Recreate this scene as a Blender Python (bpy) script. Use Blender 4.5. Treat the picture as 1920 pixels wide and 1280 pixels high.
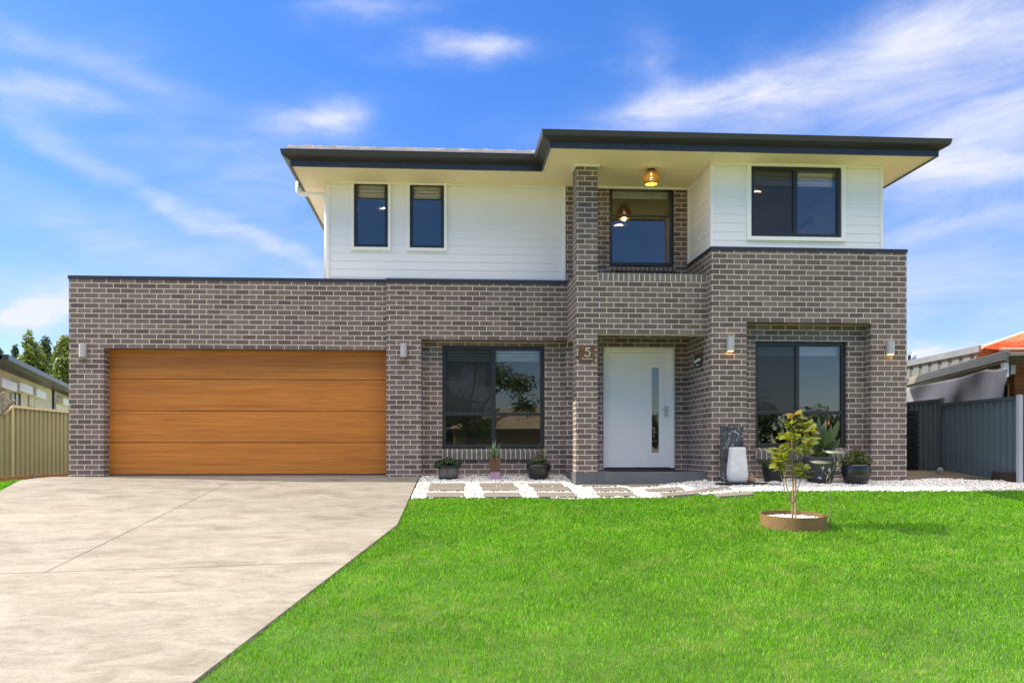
import bpy, math, random
import numpy as np
from mathutils import Vector, noise as mnoise
R = math.radians
sc = bpy.context.scene
for o in list(bpy.data.objects):
    bpy.data.objects.remove(o)
col = sc.collection
random.seed(7); rng = np.random.default_rng(11)

# ------------------------------------------------------------------ camera, sky, sun, exposure
F, CX, HY, CZ = 1530.0, 922.0, 842.0, 0.465     # focal length and principal point in photo pixels, eye height above the garage floor
YAW = R(3.44)
SA, CA = math.sin(YAW), math.cos(YAW)
cam_d = bpy.data.cameras.new('camera'); cam = bpy.data.objects.new('camera', cam_d); col.objects.link(cam)
cam.location = (0, 0, CZ); cam.rotation_euler = (R(90), 0, -YAW)
cam_d.sensor_width = 36; cam_d.sensor_fit = 'HORIZONTAL'; cam_d.lens = F/1920*36
cam_d.shift_x = (960-CX)/1920; cam_d.shift_y = (HY-640)/1920
cam_d.clip_start = 0.05; cam_d.clip_end = 2000
sc.camera = cam

SUNTO = Vector((1.22, -0.20, -1.0)).normalized()
SUN_EL = math.asin(-SUNTO.z); SUN_AZ = math.atan2(-SUNTO.x, -SUNTO.y)   # compass style: 0 is +Y, positive to +X
sun_d = bpy.data.lights.new('sun', 'SUN'); sun_d.energy = 2.5; sun_d.angle = R(0.53); sun_d.color = (1.0, 0.90, 0.76)
sun = bpy.data.objects.new('sun', sun_d); col.objects.link(sun); sun.location = (-40, 10, 30)
sun.rotation_euler = SUNTO.to_track_quat('-Z', 'Y').to_euler()

sc.view_settings.view_transform = 'Standard'; sc.view_settings.look = 'None'
sc.view_settings.exposure = 1.70; sc.view_settings.gamma = 1.0
sc.view_settings.use_curve_mapping = False

def build_world():
    w = bpy.data.worlds.new('World'); sc.world = w; w.use_nodes = True
    nt = w.node_tree; N = nt.nodes; L = nt.links
    for n in list(N): N.remove(n)
    out = N.new('ShaderNodeOutputWorld'); bg = N.new('ShaderNodeBackground'); L.new(bg.outputs[0], out.inputs[0])
    sky = N.new('ShaderNodeTexSky'); sky.sky_type = 'NISHITA'; sky.sun_disc = False
    sky.sun_elevation = SUN_EL; sky.sun_rotation = SUN_AZ
    sky.air_density = 1.0; sky.dust_density = 0.3; sky.ozone_density = 2.5
    bg.inputs[1].default_value = 0.13
    hsv = N.new('ShaderNodeHueSaturation'); hsv.inputs['Saturation'].default_value = 1.30; hsv.inputs['Value'].default_value = 1.0
    L.new(sky.outputs[0], hsv.inputs['Color'])
    grade = N.new('ShaderNodeMix'); grade.data_type = 'RGBA'; grade.blend_type = 'MULTIPLY'; grade.inputs[0].default_value = 1.0
    L.new(hsv.outputs[0], grade.inputs[6])
    tc = N.new('ShaderNodeTexCoord'); sep = N.new('ShaderNodeSeparateXYZ'); L.new(tc.outputs['Generated'], sep.inputs[0])
    def M(op, a, b=None, c=None):
        n = N.new('ShaderNodeMath'); n.operation = op
        for i, v in enumerate((a, b, c)):
            if v is None: continue
            if isinstance(v, (int, float)): n.inputs[i].default_value = v
            else: L.new(v, n.inputs[i])
        return n.outputs[0]
    az = M('ARCTAN2', sep.outputs[0], sep.outputs[1]); el = M('ARCSINE', sep.outputs[2])
    gr = N.new('ShaderNodeValToRGB'); L.new(M('MULTIPLY', el, 1.6), gr.inputs[0]); ge = gr.color_ramp.elements      # deeper air colour towards the horizon
    ge[0].position = 0.0; ge[0].color = (.38,.39,.47,1); ge[1].position = 1.0; ge[1].color = (1,1,1,1)
    for p_, c_ in ((.25, (.375,.365,.475,1)), (.5, (.42,.415,.56,1)), (.8, (.455,.455,.60,1))):
        e_ = ge.new(p_); e_.color = c_
    L.new(gr.outputs[0], grade.inputs[7])
    # streaky noise in direction space
    cmb = N.new('ShaderNodeCombineXYZ')
    L.new(M('MULTIPLY', M('ADD', az, M('MULTIPLY', el, 0.4)), 5.0), cmb.inputs[0]); L.new(M('MULTIPLY', M('ADD', el, M('MULTIPLY', az, -0.12)), 20.0), cmb.inputs[1])
    nz = N.new('ShaderNodeTexNoise'); nz.inputs['Scale'].default_value = 1.0; nz.inputs['Detail'].default_value = 8; nz.inputs['Roughness'].default_value = 0.6
    nz.inputs['Distortion'].default_value = 0.9
    L.new(cmb.outputs[0], nz.inputs['Vector'])
    cmb2 = N.new('ShaderNodeCombineXYZ'); L.new(M('MULTIPLY', az, 9.0), cmb2.inputs[0]); L.new(M('MULTIPLY', el, 13.0), cmb2.inputs[1])
    nz2 = N.new('ShaderNodeTexNoise'); nz2.inputs['Scale'].default_value = 1.2; nz2.inputs['Detail'].default_value = 6; nz2.inputs['Roughness'].default_value = 0.6
    L.new(cmb2.outputs[0], nz2.inputs['Vector'])
    # elliptical cloud banks: azimuth, elevation, half widths, tilt, amount (all in degrees of sky)
    def pd(px, py):
        t = (px-CX)/F
        return math.atan(t)+YAW, math.atan((HY-py)/F*math.cos(math.atan(t)))
    banks = [(1370,185,260,42,-0.10,.85),(1620,130,300,75,-.30,.50),(1860,60,180,90,-.2,.58),(1860,230,240,65,-.12,.72),(1790,330,200,40,.0,.6),
             (1800,430,150,42,.0,.5),(868,96,115,24,0,.85),(600,222,105,34,-.1,.85),(50,172,75,22,0,.55),(330,385,420,22,.42,.42),(480,330,420,110,.3,.26),
             (1240,150,60,60,.5,.3),(110,585,70,34,-.25,1.6),(60,540,200,40,0,.35),(1722,665,40,18,.2,1.5),(1810,660,40,14,0,.8),(160,110,170,26,.1,.26),(700,20,120,22,-.1,.4),
             (250,460,380,60,.3,.25),(1740,560,260,90,0,.40),(940,560,1100,120,0,.25)]
    az0, el0 = az, el
    def nz3(sx_, sy_, off_, det):
        c_ = N.new('ShaderNodeCombineXYZ'); L.new(M('MULTIPLY', az0, sx_), c_.inputs[0]); L.new(M('MULTIPLY', el0, sy_), c_.inputs[1]); c_.inputs[2].default_value = off_
        n_ = N.new('ShaderNodeTexNoise'); n_.inputs['Scale'].default_value = 1.0; n_.inputs['Detail'].default_value = det; n_.inputs['Roughness'].default_value = .58
        L.new(c_.outputs[0], n_.inputs['Vector']); return M('SUBTRACT', n_.outputs['Fac'], 0.5)
    az = M('ADD', az0, M('MULTIPLY', nz3(6, 12, 3.1, 6), .20)); el = M('ADD', el0, M('MULTIPLY', nz3(7, 16, 9.7, 7), .065))
    tot = None
    for px, py, wx, wy, tilt, amp in banks:
        a0, e0 = pd(px, py); wa = wx/F*0.9; we = wy/F*0.9
        da = M('SUBTRACT', az, a0)
        u = M('MULTIPLY', da, 1/wa)
        v = M('MULTIPLY', M('ADD', M('SUBTRACT', el, e0), M('MULTIPLY', da, tilt)), 1/we)
        d = M('ADD', M('MULTIPLY', u, u), M('MULTIPLY', v, v))
        g = M('MULTIPLY', M('EXPONENT', M('MULTIPLY', d, -1.0)), amp)
        tot = g if tot is None else M('ADD', tot, g)
    az, el = az0, el0
    # bright warm cloud veil added overhead, out of view, to light the shaded facade
    fill_veil = M('MULTIPLY', M('MINIMUM', M('MAXIMUM', M('MULTIPLY', M('SUBTRACT', el, 0.60), 3.2), 0.0), 1.0), 0.80)
    st = N.new('ShaderNodeMapRange'); st.inputs[1].default_value = .30; st.inputs[2].default_value = .66; st.inputs[3].default_value = .32; st.inputs[4].default_value = 1.15
    L.new(nz.outputs['Fac'], st.inputs[0])
    st2 = N.new('ShaderNodeMapRange'); st2.inputs[1].default_value = .3; st2.inputs[2].default_value = .7; st2.inputs[3].default_value = .8; st2.inputs[4].default_value = 1.12
    L.new(nz2.outputs['Fac'], st2.inputs[0])
    fac = M('MULTIPLY', M('MULTIPLY', tot, st.outputs[0]), st2.outputs[0])
    fac = M('MINIMUM', M('MAXIMUM', fac, 0.0), 0.93)
    mix = N.new('ShaderNodeMix'); mix.data_type = 'RGBA'
    L.new(fac, mix.inputs[0]); L.new(grade.outputs[2], mix.inputs[6]); mix.inputs[7].default_value = (2.15, 2.2, 2.5, 1)
    mix2 = N.new('ShaderNodeMix'); mix2.data_type = 'RGBA'; L.new(M('MULTIPLY', fill_veil, st2.outputs[0]), mix2.inputs[0])
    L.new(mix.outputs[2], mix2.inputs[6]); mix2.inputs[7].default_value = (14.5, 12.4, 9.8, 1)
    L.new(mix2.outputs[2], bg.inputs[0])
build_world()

# ------------------------------------------------------------------ geometry helpers
def ray(px, py):
    t, s = (px-CX)/F, (HY-py)/F
    return Vector((SA + t*CA, CA - t*SA, s))
def PY(px, py, Y):                     # point of a facade plane y = Y seen at a photo pixel -> (x, z)
    d = ray(px, py); k = Y/d.y
    return d.x*k, CZ + d.z*k
def PXY(px, Y): return PY(px, HY, Y)[0]
def PXp(px, py, X):                    # point of a plane x = X -> (y, z)
    d = ray(px, py); k = X/d.x
    return d.y*k, CZ + d.z*k
def PD(px, py, D):
    d = ray(px, py)
    return Vector((0, 0, CZ)) + d*D
def PW(px, py, A, n):                  # point of a vertical plane through A with normal n
    d = ray(px, py); k = (A[0]*n[0]+A[1]*n[1])/(d.x*n[0]+d.y*n[1])
    return Vector((0, 0, CZ)) + d*k
def sstep(t): t = min(1, max(0, t)); return t*t*(3-2*t)
def zg(X, Y):
    if Y >= 14.3: b = -.015
    elif Y >= 3.2: b = -.015 - .11*(14.3-Y)
    else: b = -1.236
    return b + .10*sstep((X-3.2)/1.5)*min(1, max(0, (Y-9)/3)) - .17*sstep((-6.5-X)/1.6)
def zgv(X, Y):
    b = np.where(Y >= 14.3, -.015, np.where(Y >= 3.2, -.015-.11*(14.3-Y), -1.236))
    t = np.clip((X-3.2)/1.5, 0, 1); t = t*t*(3-2*t)
    t2 = np.clip((-6.5-X)/1.6, 0, 1); t2 = t2*t2*(3-2*t2)
    return b + .10*t*np.clip((Y-9)/3, 0, 1) - .17*t2
def PG(px, py, dz=0.0):
    d = ray(px, py); lo, hi = 2.0, 60.0
    for _ in range(60):
        m = (lo+hi)/2
        if CZ + d.z*m > zg(d.x*m, d.y*m)+dz: lo = m
        else: hi = m
    return Vector((d.x*lo, d.y*lo, CZ+d.z*lo))

class MB:
    def __init__(s): s.v = []; s.f = []
    def quad(s, a, b, c, d):
        i = len(s.v); s.v += [tuple(a), tuple(b), tuple(c), tuple(d)]; s.f.append((i, i+1, i+2, i+3)); return s
    def poly(s, pts):
        i = len(s.v); s.v += [tuple(p) for p in pts]; s.f.append(tuple(range(i, i+len(pts)))); return s
    def hexa(s, p):        # 8 corners: bottom 4 (ccw from above), top 4
        i = len(s.v); s.v += [tuple(q) for q in p]
        for f in ((3,2,1,0),(4,5,6,7),(0,1,5,4),(1,2,6,5),(2,3,7,6),(3,0,4,7)): s.f.append(tuple(i+k for k in f))
        return s
    def box(s, x0, x1, y0, y1, z0, z1):
        return s.hexa([(x0,y0,z0),(x1,y0,z0),(x1,y1,z0),(x0,y1,z0),(x0,y0,z1),(x1,y0,z1),(x1,y1,z1),(x0,y1,z1)])
    def obox(s, A, u, n, u0, u1, n0, n1, z0, z1):
        def q(a, b, z): return (A[0]+u[0]*a+n[0]*b, A[1]+u[1]*a+n[1]*b, z)
        return s.hexa([q(u0,n0,z0),q(u1,n0,z0),q(u1,n1,z0),q(u0,n1,z0),q(u0,n0,z1),q(u1,n0,z1),q(u1,n1,z1),q(u0,n1,z1)])
    def prism(s, pts, z0, z1):
        n = len(pts); i = len(s.v)
        s.v += [(p[0], p[1], z0) for p in pts] + [(p[0], p[1], z1) for p in pts]
        s.f.append(tuple(i+k for k in reversed(range(n)))); s.f.append(tuple(i+n+k for k in range(n)))
        for k in range(n): s.f.append((i+k, i+(k+1) % n, i+n+(k+1) % n, i+n+k))
        return s
    def tube(s, pts, rad, seg=8, caps=True):
        pts = [Vector(p) for p in pts]; n = len(pts)
        if not isinstance(rad, (list, tuple)): rad = [rad]*n
        up = Vector((0.13, 0.31, 0.94)); base = len(s.v)
        for k, p in enumerate(pts):
            t = (pts[min(k+1, n-1)]-pts[max(k-1, 0)])
            t = t.normalized() if t.length > 1e-9 else Vector((0,0,1))
            a = t.cross(up); a = a.normalized() if a.length > 1e-4 else t.orthogonal().normalized()
            b = t.cross(a).normalized()
            for j in range(seg):
                th = 2*math.pi*j/seg
                s.v.append(tuple(p + (a*math.cos(th)+b*math.sin(th))*rad[k]))
        for k in range(n-1):
            for j in range(seg):
                a0 = base+k*seg+j; a1 = base+k*seg+(j+1) % seg
                s.f.append((a0, a1, a1+seg, a0+seg))
        if caps:
            s.f.append(tuple(base+j for j in reversed(range(seg)))); s.f.append(tuple(base+(n-1)*seg+j for j in range(seg)))
        return s
    def lathe(s, prof, c, seg=32, sx=1.0, sy=1.0):
        base = len(s.v); n = len(prof)
        for r, z in prof:
            for j in range(seg):
                th = 2*math.pi*j/seg
                s.v.append((c[0]+r*sx*math.cos(th), c[1]+r*sy*math.sin(th), c[2]+z))
        for k in range(n-1):
            for j in range(seg):
                a0 = base+k*seg+j; a1 = base+k*seg+(j+1) % seg
                s.f.append((a0, a1, a1+seg, a0+seg))
        if prof[0][0] > 1e-5: s.f.append(tuple(base+j for j in reversed(range(seg))))
        if prof[-1][0] > 1e-5: s.f.append(tuple(base+(n-1)*seg+j for j in range(seg)))
        return s
    def leaf(s, base, d, up, length, width, bend=0.3, segs=4, fold=0.15, peak=0.5):
        d = Vector(d).normalized(); up = Vector(up); side = d.cross(up)
        side = side.normalized() if side.length > 1e-4 else d.orthogonal().normalized()
        nrm = side.cross(d).normalized(); i = len(s.v); p = Vector(base)
        for k in range(segs+1):
            t = k/segs
            w = width*0.5*(math.sin(math.pi*min(1, max(0.02, t**(math.log(.5)/math.log(peak)))))**0.8 if 0 < t < 1 else 0.06)
            q = p + d*length*(t) - nrm*bend*length*t*t
            s.v += [tuple(q-side*w+nrm*fold*w), tuple(q), tuple(q+side*w+nrm*fold*w)]
        for k in range(segs):
            a = i+3*k
            s.f.append((a, a+1, a+4, a+3)); s.f.append((a+1, a+2, a+5, a+4))
        return s
    def build(s, name, mat, parent=None, origin=None, smooth=False, bevel=0):
        return mesh_obj(name, s.v, s.f, mat, parent, origin, smooth, bevel)

def off(parent):
    v = Vector((0,0,0))
    while parent is not None: v = v + parent.location; parent = parent.parent
    return v
def mesh_obj(name, v, f, mat, parent=None, origin=None, smooth=False, bevel=0):
    me = bpy.data.meshes.new(name)
    o3 = Vector(origin) if origin is not None else off(parent)
    V = np.asarray(v, dtype=np.float64) - np.array(o3)
    me.from_pydata(V.tolist(), [], f if isinstance(f, list) else f.tolist())
    if smooth: me.polygons.foreach_set('use_smooth', [True]*len(me.polygons))
    me.materials.append(mat); me.update()
    o = bpy.data.objects.new(name, me); col.objects.link(o)
    if parent is not None: o.parent = parent
    if origin is not None: o.location = o3
    if bevel:
        b = o.modifiers.new('bevel', 'BEVEL'); b.width = bevel; b.segments = 2; b.limit_method = 'ANGLE'; b.angle_limit = R(40)
    return o
def np_mesh(name, V, Fc, mat, nv, smooth=False, attr=None):   # big meshes: V (n,3), Fc (m,nv)
    me = bpy.data.meshes.new(name)
    me.vertices.add(len(V)); me.vertices.foreach_set('co', V.astype(np.float32).ravel())
    me.loops.add(Fc.size); me.loops.foreach_set('vertex_index', Fc.astype(np.int32).ravel())
    me.polygons.add(len(Fc)); me.polygons.foreach_set('loop_start', np.arange(0, Fc.size, nv, dtype=np.int32))
    if smooth: me.polygons.foreach_set('use_smooth', np.ones(len(Fc), dtype=bool))
    if attr is not None:
        a = me.attributes.new('tint', 'FLOAT', 'POINT'); a.data.foreach_set('value', attr.astype(np.float32))
    me.materials.append(mat); me.update(calc_edges=True); me.validate()
    o = bpy.data.objects.new(name, me); col.objects.link(o)
    return o
def tag(o, label, cat, group=None):
    o['label'] = label; o['category'] = cat
    if group: o['group'] = group
    return o
def thing(name, label, cat, loc, group=None):
    o = bpy.data.objects.new(name, None); col.objects.link(o); o.location = loc; o.empty_display_size = .2
    return tag(o, label, cat, group)
def kind(o, k): o['kind'] = k; return o
def copy_tree(o, parent=None):
    c = o.copy(); col.objects.link(c)
    if parent is not None: c.parent = parent
    for ch in list(o.children): copy_tree(ch, c)
    return c

# ------------------------------------------------------------------ materials
class NT:
    def __init__(s, name):
        s.m = bpy.data.materials.new(name); s.m.use_nodes = True; s.t = s.m.node_tree; s.N = s.t.nodes; s.L = s.t.links
        s.b = s.N['Principled BSDF']; s.out = s.N['Material Output']
    def n(s, typ, **kw):
        n = s.N.new(typ)
        for k, v in kw.items(): setattr(n, k, v)
        return n
    def put(s, sock, v):
        if isinstance(v, (int, float)): sock.default_value = v
        elif isinstance(v, tuple): sock.default_value = v if len(v) == 4 or sock.type == 'VECTOR' else (*v, 1)
        else: s.L.new(v, sock)
    def math(s, op, a, b=None):
        n = s.n('ShaderNodeMath', operation=op); s.put(n.inputs[0], a)
        if b is not None: s.put(n.inputs[1], b)
        return n.outputs[0]
    def pos(s, scale=(1,1,1)):
        g = s.n('ShaderNodeNewGeometry'); m = s.n('ShaderNodeMapping'); s.L.new(g.outputs['Position'], m.inputs[0]); m.inputs['Scale'].default_value = scale
        return m.outputs[0]
    def obj(s, scale=(1,1,1)):
        g = s.n('ShaderNodeTexCoord'); m = s.n('ShaderNodeMapping'); s.L.new(g.outputs['Object'], m.inputs[0]); m.inputs['Scale'].default_value = scale
        return m.outputs[0]
    def noise(s, vec, scale, detail=4, rough=.5, dist=0):
        n = s.n('ShaderNodeTexNoise'); s.L.new(vec, n.inputs['Vector']); n.inputs['Scale'].default_value = scale
        n.inputs['Detail'].default_value = detail; n.inputs['Roughness'].default_value = rough; n.inputs['Distortion'].default_value = dist
        return n.outputs['Fac']
    def ramp(s, fac, stops):
        n = s.n('ShaderNodeValToRGB'); s.L.new(fac, n.inputs[0]); e = n.color_ramp.elements
        while len(e) < len(stops): e.new(.5)
        for k, (p, c) in enumerate(stops): e[k].position = p; e[k].color = (*c, 1) if not isinstance(c, (int, float)) else (c, c, c, 1)
        return n.outputs[0]
    def mix(s, fac, a, b, blend='MIX'):
        n = s.n('ShaderNodeMix', data_type='RGBA', blend_type=blend); s.put(n.inputs[0], fac); s.put(n.inputs[6], a); s.put(n.inputs[7], b)
        return n.outputs[2]
    def bump(s, h, strength=.3, dist=.01):
        n = s.n('ShaderNodeBump'); s.L.new(h, n.inputs['Height']); n.inputs['Strength'].default_value = strength; n.inputs['Distance'].default_value = dist
        s.L.new(n.outputs[0], s.b.inputs['Normal']); return n.outputs[0]
    def base(s, c): s.put(s.b.inputs['Base Color'], c)
    def rough(s, r): s.put(s.b.inputs['Roughness'], r)

def plain(name, c, rough=.5, metal=0, var=.12, scale=6, bump=0, spec=.5):
    t = NT(name); f = t.noise(t.obj(), scale, 5, .6)
    lo = tuple(x*(1-var) for x in c); hi = tuple(min(1, x*(1+var)) for x in c)
    t.base(t.ramp(f, [(.3, lo), (.7, hi)])); t.rough(rough); t.b.inputs['Metallic'].default_value = metal
    t.b.inputs['Specular IOR Level'].default_value = spec
    if bump: t.bump(t.noise(t.obj(), scale*8, 4), bump, .004)
    return t.m

def brick_mat(name, c1, c2, mortar, soldier=False, zoff=.03, mort=.0056):
    t = NT(name); g = t.n('ShaderNodeNewGeometry'); sp = t.n('ShaderNodeSeparateXYZ'); t.L.new(g.outputs['Position'], sp.inputs[0])
    h = t.math('ADD', sp.outputs[0], t.math('MULTIPLY', sp.outputs[1], -1.0))
    h = t.math('ADD', h, 40.06); z = t.math('ADD', sp.outputs[2], 8.6-zoff)
    cv = t.n('ShaderNodeCombineXYZ'); t.L.new(h, cv.inputs[0]); t.L.new(z, cv.inputs[1])
    br = t.n('ShaderNodeTexBrick'); t.L.new(cv.outputs[0], br.inputs['Vector'])
    br.inputs['Scale'].default_value = 1; br.inputs['Brick Width'].default_value = .24; br.inputs['Row Height'].default_value = .086
    br.inputs['Mortar Size'].default_value = mort; br.inputs['Mortar Smooth'].default_value = .15; br.inputs['Bias'].default_value = 0
    t.put(br.inputs['Color1'], c1); t.put(br.inputs['Color2'], c2); t.put(br.inputs['Mortar'], mortar)
    fine = t.noise(t.pos((1,1,14)), 22, 4, .6)
    big = t.noise(t.pos(), 1.3, 3, .5)
    face = t.mix(1.0, br.outputs['Color'], t.ramp(fine, [(.25, .84), (.75, 1.14)]), 'MULTIPLY')
    face = t.mix(1.0, face, t.ramp(big, [(.3, .93), (.7, 1.06)]), 'MULTIPLY')
    t.base(face); t.rough(.75)
    hh = t.math('ADD', t.math('MULTIPLY', br.outputs['Fac'], -1.0), t.math('MULTIPLY', fine, .18))
    t.bump(hh, .7, .006)
    return t.m

M = {}
M['brick'] = brick_mat('grey_brick', (.104,.074,.067), (.198,.147,.130), (.70,.61,.48), mort=.0060)
M['brick_red'] = brick_mat('red_brick', (.24,.075,.030), (.34,.125,.055), (.10,.07,.05), zoff=.0)
def sill_mat():
    t = NT('sill_brick'); g = t.n('ShaderNodeNewGeometry'); f = t.noise(t.pos((1,1,1)), 9, 3)
    t.base(t.ramp(f, [(.3, (.10,.086,.08)), (.7, (.155,.135,.12))])); t.rough(.55); t.bump(t.noise(t.pos((1,1,6)), 60, 3), .3, .004); return t.m
M['sill'] = sill_mat()
def soldier_mat():
    t = NT('soldier_brick'); f = t.noise(t.pos((1,1,1)), 9, 3)
    t.base(t.ramp(f, [(.3, (.15,.125,.115)), (.7, (.22,.19,.17))])); t.rough(.7); t.bump(t.noise(t.pos((1,1,6)), 60, 3), .3, .004); return t.m
M['soldier'] = soldier_mat()
M['mortar'] = plain('mortar', (.80,.73,.58), .9, scale=30, var=.08)
M['white'] = plain('white_weatherboard', (.84,.81,.82), .45, var=.02, scale=2)
M['white_trim'] = plain('white_trim', (.87,.845,.82), .4, var=.02)
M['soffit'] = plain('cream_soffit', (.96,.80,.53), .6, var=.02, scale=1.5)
M['charcoal'] = plain('charcoal_metal', (.032,.032,.033), .35, var=.1, scale=3)
M['cap'] = plain('parapet_capping', (.026,.027,.031), .4, var=.1, scale=3)
M['frame'] = plain('window_frame', (.018,.020,.022), .35, var=.1, scale=3)
M['blind'] = plain('blind_white', (.88,.88,.87), .7, var=.03)
M['inner'] = plain('interior_plaster', (.36,.35,.34), .9, var=.03)
M['inner_dark'] = plain('interior_dark', (.10,.10,.10), .9, var=.1)
M['tile'] = plain('porch_tile', (.105,.110,.118), .45, var=.12, scale=4)
M['grout'] = plain('grout', (.26,.26,.27), .9)
M['mat'] = plain('rubber_mat', (.012,.012,.014), .9, scale=60, bump=.5)
M['steel'] = plain('brushed_steel', (.55,.55,.54), .3, metal=1, var=.05)
M['lamp_grey'] = plain('lamp_aluminium', (.44,.42,.41), .45, metal=.1, var=.04)
M['black'] = plain('black_plastic', (.012,.012,.013), .5, var=.2, scale=12)
M['black_glaze'] = plain('black_glazed_pot', (.018,.019,.021), .22, var=.25, scale=8)
M['dark_pot'] = plain('charcoal_pot', (.035,.033,.034), .65, var=.2, scale=7, bump=.15)
M['soil'] = plain('soil', (.035,.026,.018), .95, var=.4, scale=25, bump=.6)
M['stem'] = plain('young_bark', (.26,.19,.10), .8, var=.3, scale=20, bump=.3)
M['stake'] = plain('timber_stake', (.30,.21,.12), .85, var=.2, scale=14)
M['bark'] = plain('tree_bark', (.10,.075,.055), .9, var=.3, scale=9, bump=.5)

def tile_roof_mat(name, a, b):
    t = NT(name); f = t.noise(t.pos(), 2.5, 4); t.base(t.ramp(f, [(.3, a), (.7, b)])); t.rough(.5); t.bump(t.noise(t.pos(), 60, 3), .2, .003); return t.m
M['roof'] = tile_roof_mat('grey_roof_tile', (.40,.37,.37), (.58,.54,.53))
M['roof_orange'] = tile_roof_mat('orange_roof_tile', (.50,.115,.030), (.66,.19,.055))
M['roof_dark'] = tile_roof_mat('dark_roof', (.040,.048,.055), (.075,.082,.09))
M['roof_grey2'] = tile_roof_mat('pale_grey_steel', (.125,.13,.14), (.165,.17,.18))

def wood_mat(name, stops, grain=(1.0, 1, 34), rough=.42):
    t = NT(name); info = t.n('ShaderNodeObjectInfo')
    g = t.n('ShaderNodeNewGeometry'); va = t.n('ShaderNodeVectorMath', operation='ADD'); t.L.new(g.outputs['Position'], va.inputs[0])
    cmb = t.n('ShaderNodeCombineXYZ'); t.L.new(t.math('MULTIPLY', info.outputs['Random'], 37.0), cmb.inputs[0]); t.L.new(t.math('MULTIPLY', info.outputs['Random'], 3.1), cmb.inputs[2]); t.L.new(cmb.outputs[0], va.inputs[1])
    def mp(sc_):
        m = t.n('ShaderNodeMapping'); t.L.new(va.outputs[0], m.inputs[0]); m.inputs['Scale'].default_value = sc_; return m.outputs[0]
    f1 = t.noise(mp(grain), 1.0, 8, .62, .6)
    f2 = t.noise(mp((.5, 1, 9)), 1.0, 3, .5)
    f3 = t.noise(mp((grain[0]*2.2, 1, grain[2]*5)), 1.0, 4, .6)
    c = t.ramp(f1, stops)
    c = t.mix(1.0, c, t.ramp(f2, [(.3, .90), (.7, 1.09)]), 'MULTIPLY')
    c = t.mix(1.0, c, t.ramp(f3, [(.25, .82), (.7, 1.10)]), 'MULTIPLY')
    t.base(c); t.rough(rough); t.bump(f3, .12, .002); t.b.inputs['Specular IOR Level'].default_value = .35
    return t.m
M['door_wood'] = wood_mat('cedar_look_door', [(.25, (.35,.108,.016)), (.5, (.50,.176,.026)), (.75, (.60,.235,.038))])
M['sleeper'] = wood_mat('treated_pine', [(.25, (.24,.12,.05)), (.75, (.45,.25,.12))], (3, 3, 20), .8)
M['corten'] = None
def corten():
    t = NT('rusted_steel'); f = t.noise(t.obj((1,1,1.5)), 7, 6, .6); f2 = t.noise(t.obj((1,1,1)), 40, 3)
    c = t.ramp(f, [(.25, (.11,.060,.018)), (.55, (.175,.105,.034)), (.8, (.14,.088,.027))])
    t.base(t.mix(.25, c, t.ramp(f2, [(.3, (.1,.055,.018)), (.7, (.25,.16,.06))]))); t.rough(.75); t.bump(f2, .2, .002); return t.m
M['corten'] = corten()

def concrete():
    t = NT('driveway_concrete')
    p = t.pos((.75, 1.35, 1))
    f = t.noise(p, 2.4, 8, .64, .8); f2 = t.noise(t.pos((.45,1.0,1)), .5, 3, .5); f3 = t.noise(t.pos(), 90, 3, .7); f4 = t.noise(t.pos((.6,1.7,1)), 7.5, 6, .65, .7)
    c = t.ramp(f, [(.28, (.140,.127,.104)), (.43, (.192,.178,.150)), (.55, (.226,.213,.183)), (.72, (.256,.244,.214))])
    c = t.mix(1.0, c, t.ramp(f4, [(.30, .80), (.44, 1.0), (.75, 1.05)]), 'MULTIPLY')
    c = t.mix(1.0, c, t.ramp(f2, [(.3, .90), (.7, 1.06)]), 'MULTIPLY')
    c = t.mix(1.0, c, t.ramp(f3, [(.25, .82), (.6, 1.05)]), 'MULTIPLY')
    c = t.mix(1.0, c, t.ramp(t.noise(t.pos(), 28, 5, .7), [(.30, .84), (.55, 1.03)]), 'MULTIPLY')
    t.base(c); t.rough(.8); t.b.inputs['Specular IOR Level'].default_value = .2
    t.bump(t.math('ADD', f, t.math('ADD', t.math('MULTIPLY', f4, .6), t.math('MULTIPLY', f3, .12))), .45, .03)
    return t.m
M['concrete'] = concrete()
M['joint'] = plain('saw_cut_joint', (.15,.13,.11), .9)  # dark tone of the saw-cut joint strips
M['edge'] = plain('slab_edge', (.10,.09,.075), .9)

def grass_mat(name, a, b, dry, blade=True):
    t = NT(name); f = t.noise(t.pos((1,1,0)), .9, 4, .6); f2 = t.noise(t.pos((1,1,0)), 3.2, 5, .65)
    if blade:
        at = t.n('ShaderNodeAttribute', attribute_name='tint'); rnd = at.outputs['Fac']
    else: rnd = t.noise(t.pos(), 40, 3)
    c = t.mix(t.ramp(rnd, [(.15, 0.0), (.85, 1.0)]), a, b)
    c = t.mix(1.0, c, t.ramp(f, [(.3, .80), (.7, 1.14)]), 'MULTIPLY')
    # worn, drier patches
    dryf = t.math('MULTIPLY', t.ramp(f2, [(.48, 0.0), (.72, .6)]), t.ramp(t.noise(t.pos((1,1,0)), .55, 2), [(.38, .15), (.62, 1.0)]))
    c = t.mix(dryf, c, dry)
    t.base(c); t.rough(.55); t.b.inputs['Specular IOR Level'].default_value = .25
    if blade:
        tr = t.n('ShaderNodeBsdfTranslucent'); t.put(tr.inputs[0], t.mix(1.0, c, (1.1, 1.25, .5), 'MULTIPLY'))
        mx = t.n('ShaderNodeMixShader'); mx.inputs[0].default_value = .35
        t.L.new(t.b.outputs[0], mx.inputs[1]); t.L.new(tr.outputs[0], mx.inputs[2]); t.L.new(mx.outputs[0], t.out.inputs[0])
    return t.m
M['grass'] = grass_mat('lawn_blades', (.040,.150,.003), (.195,.47,.012), (.37,.47,.09))
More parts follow.
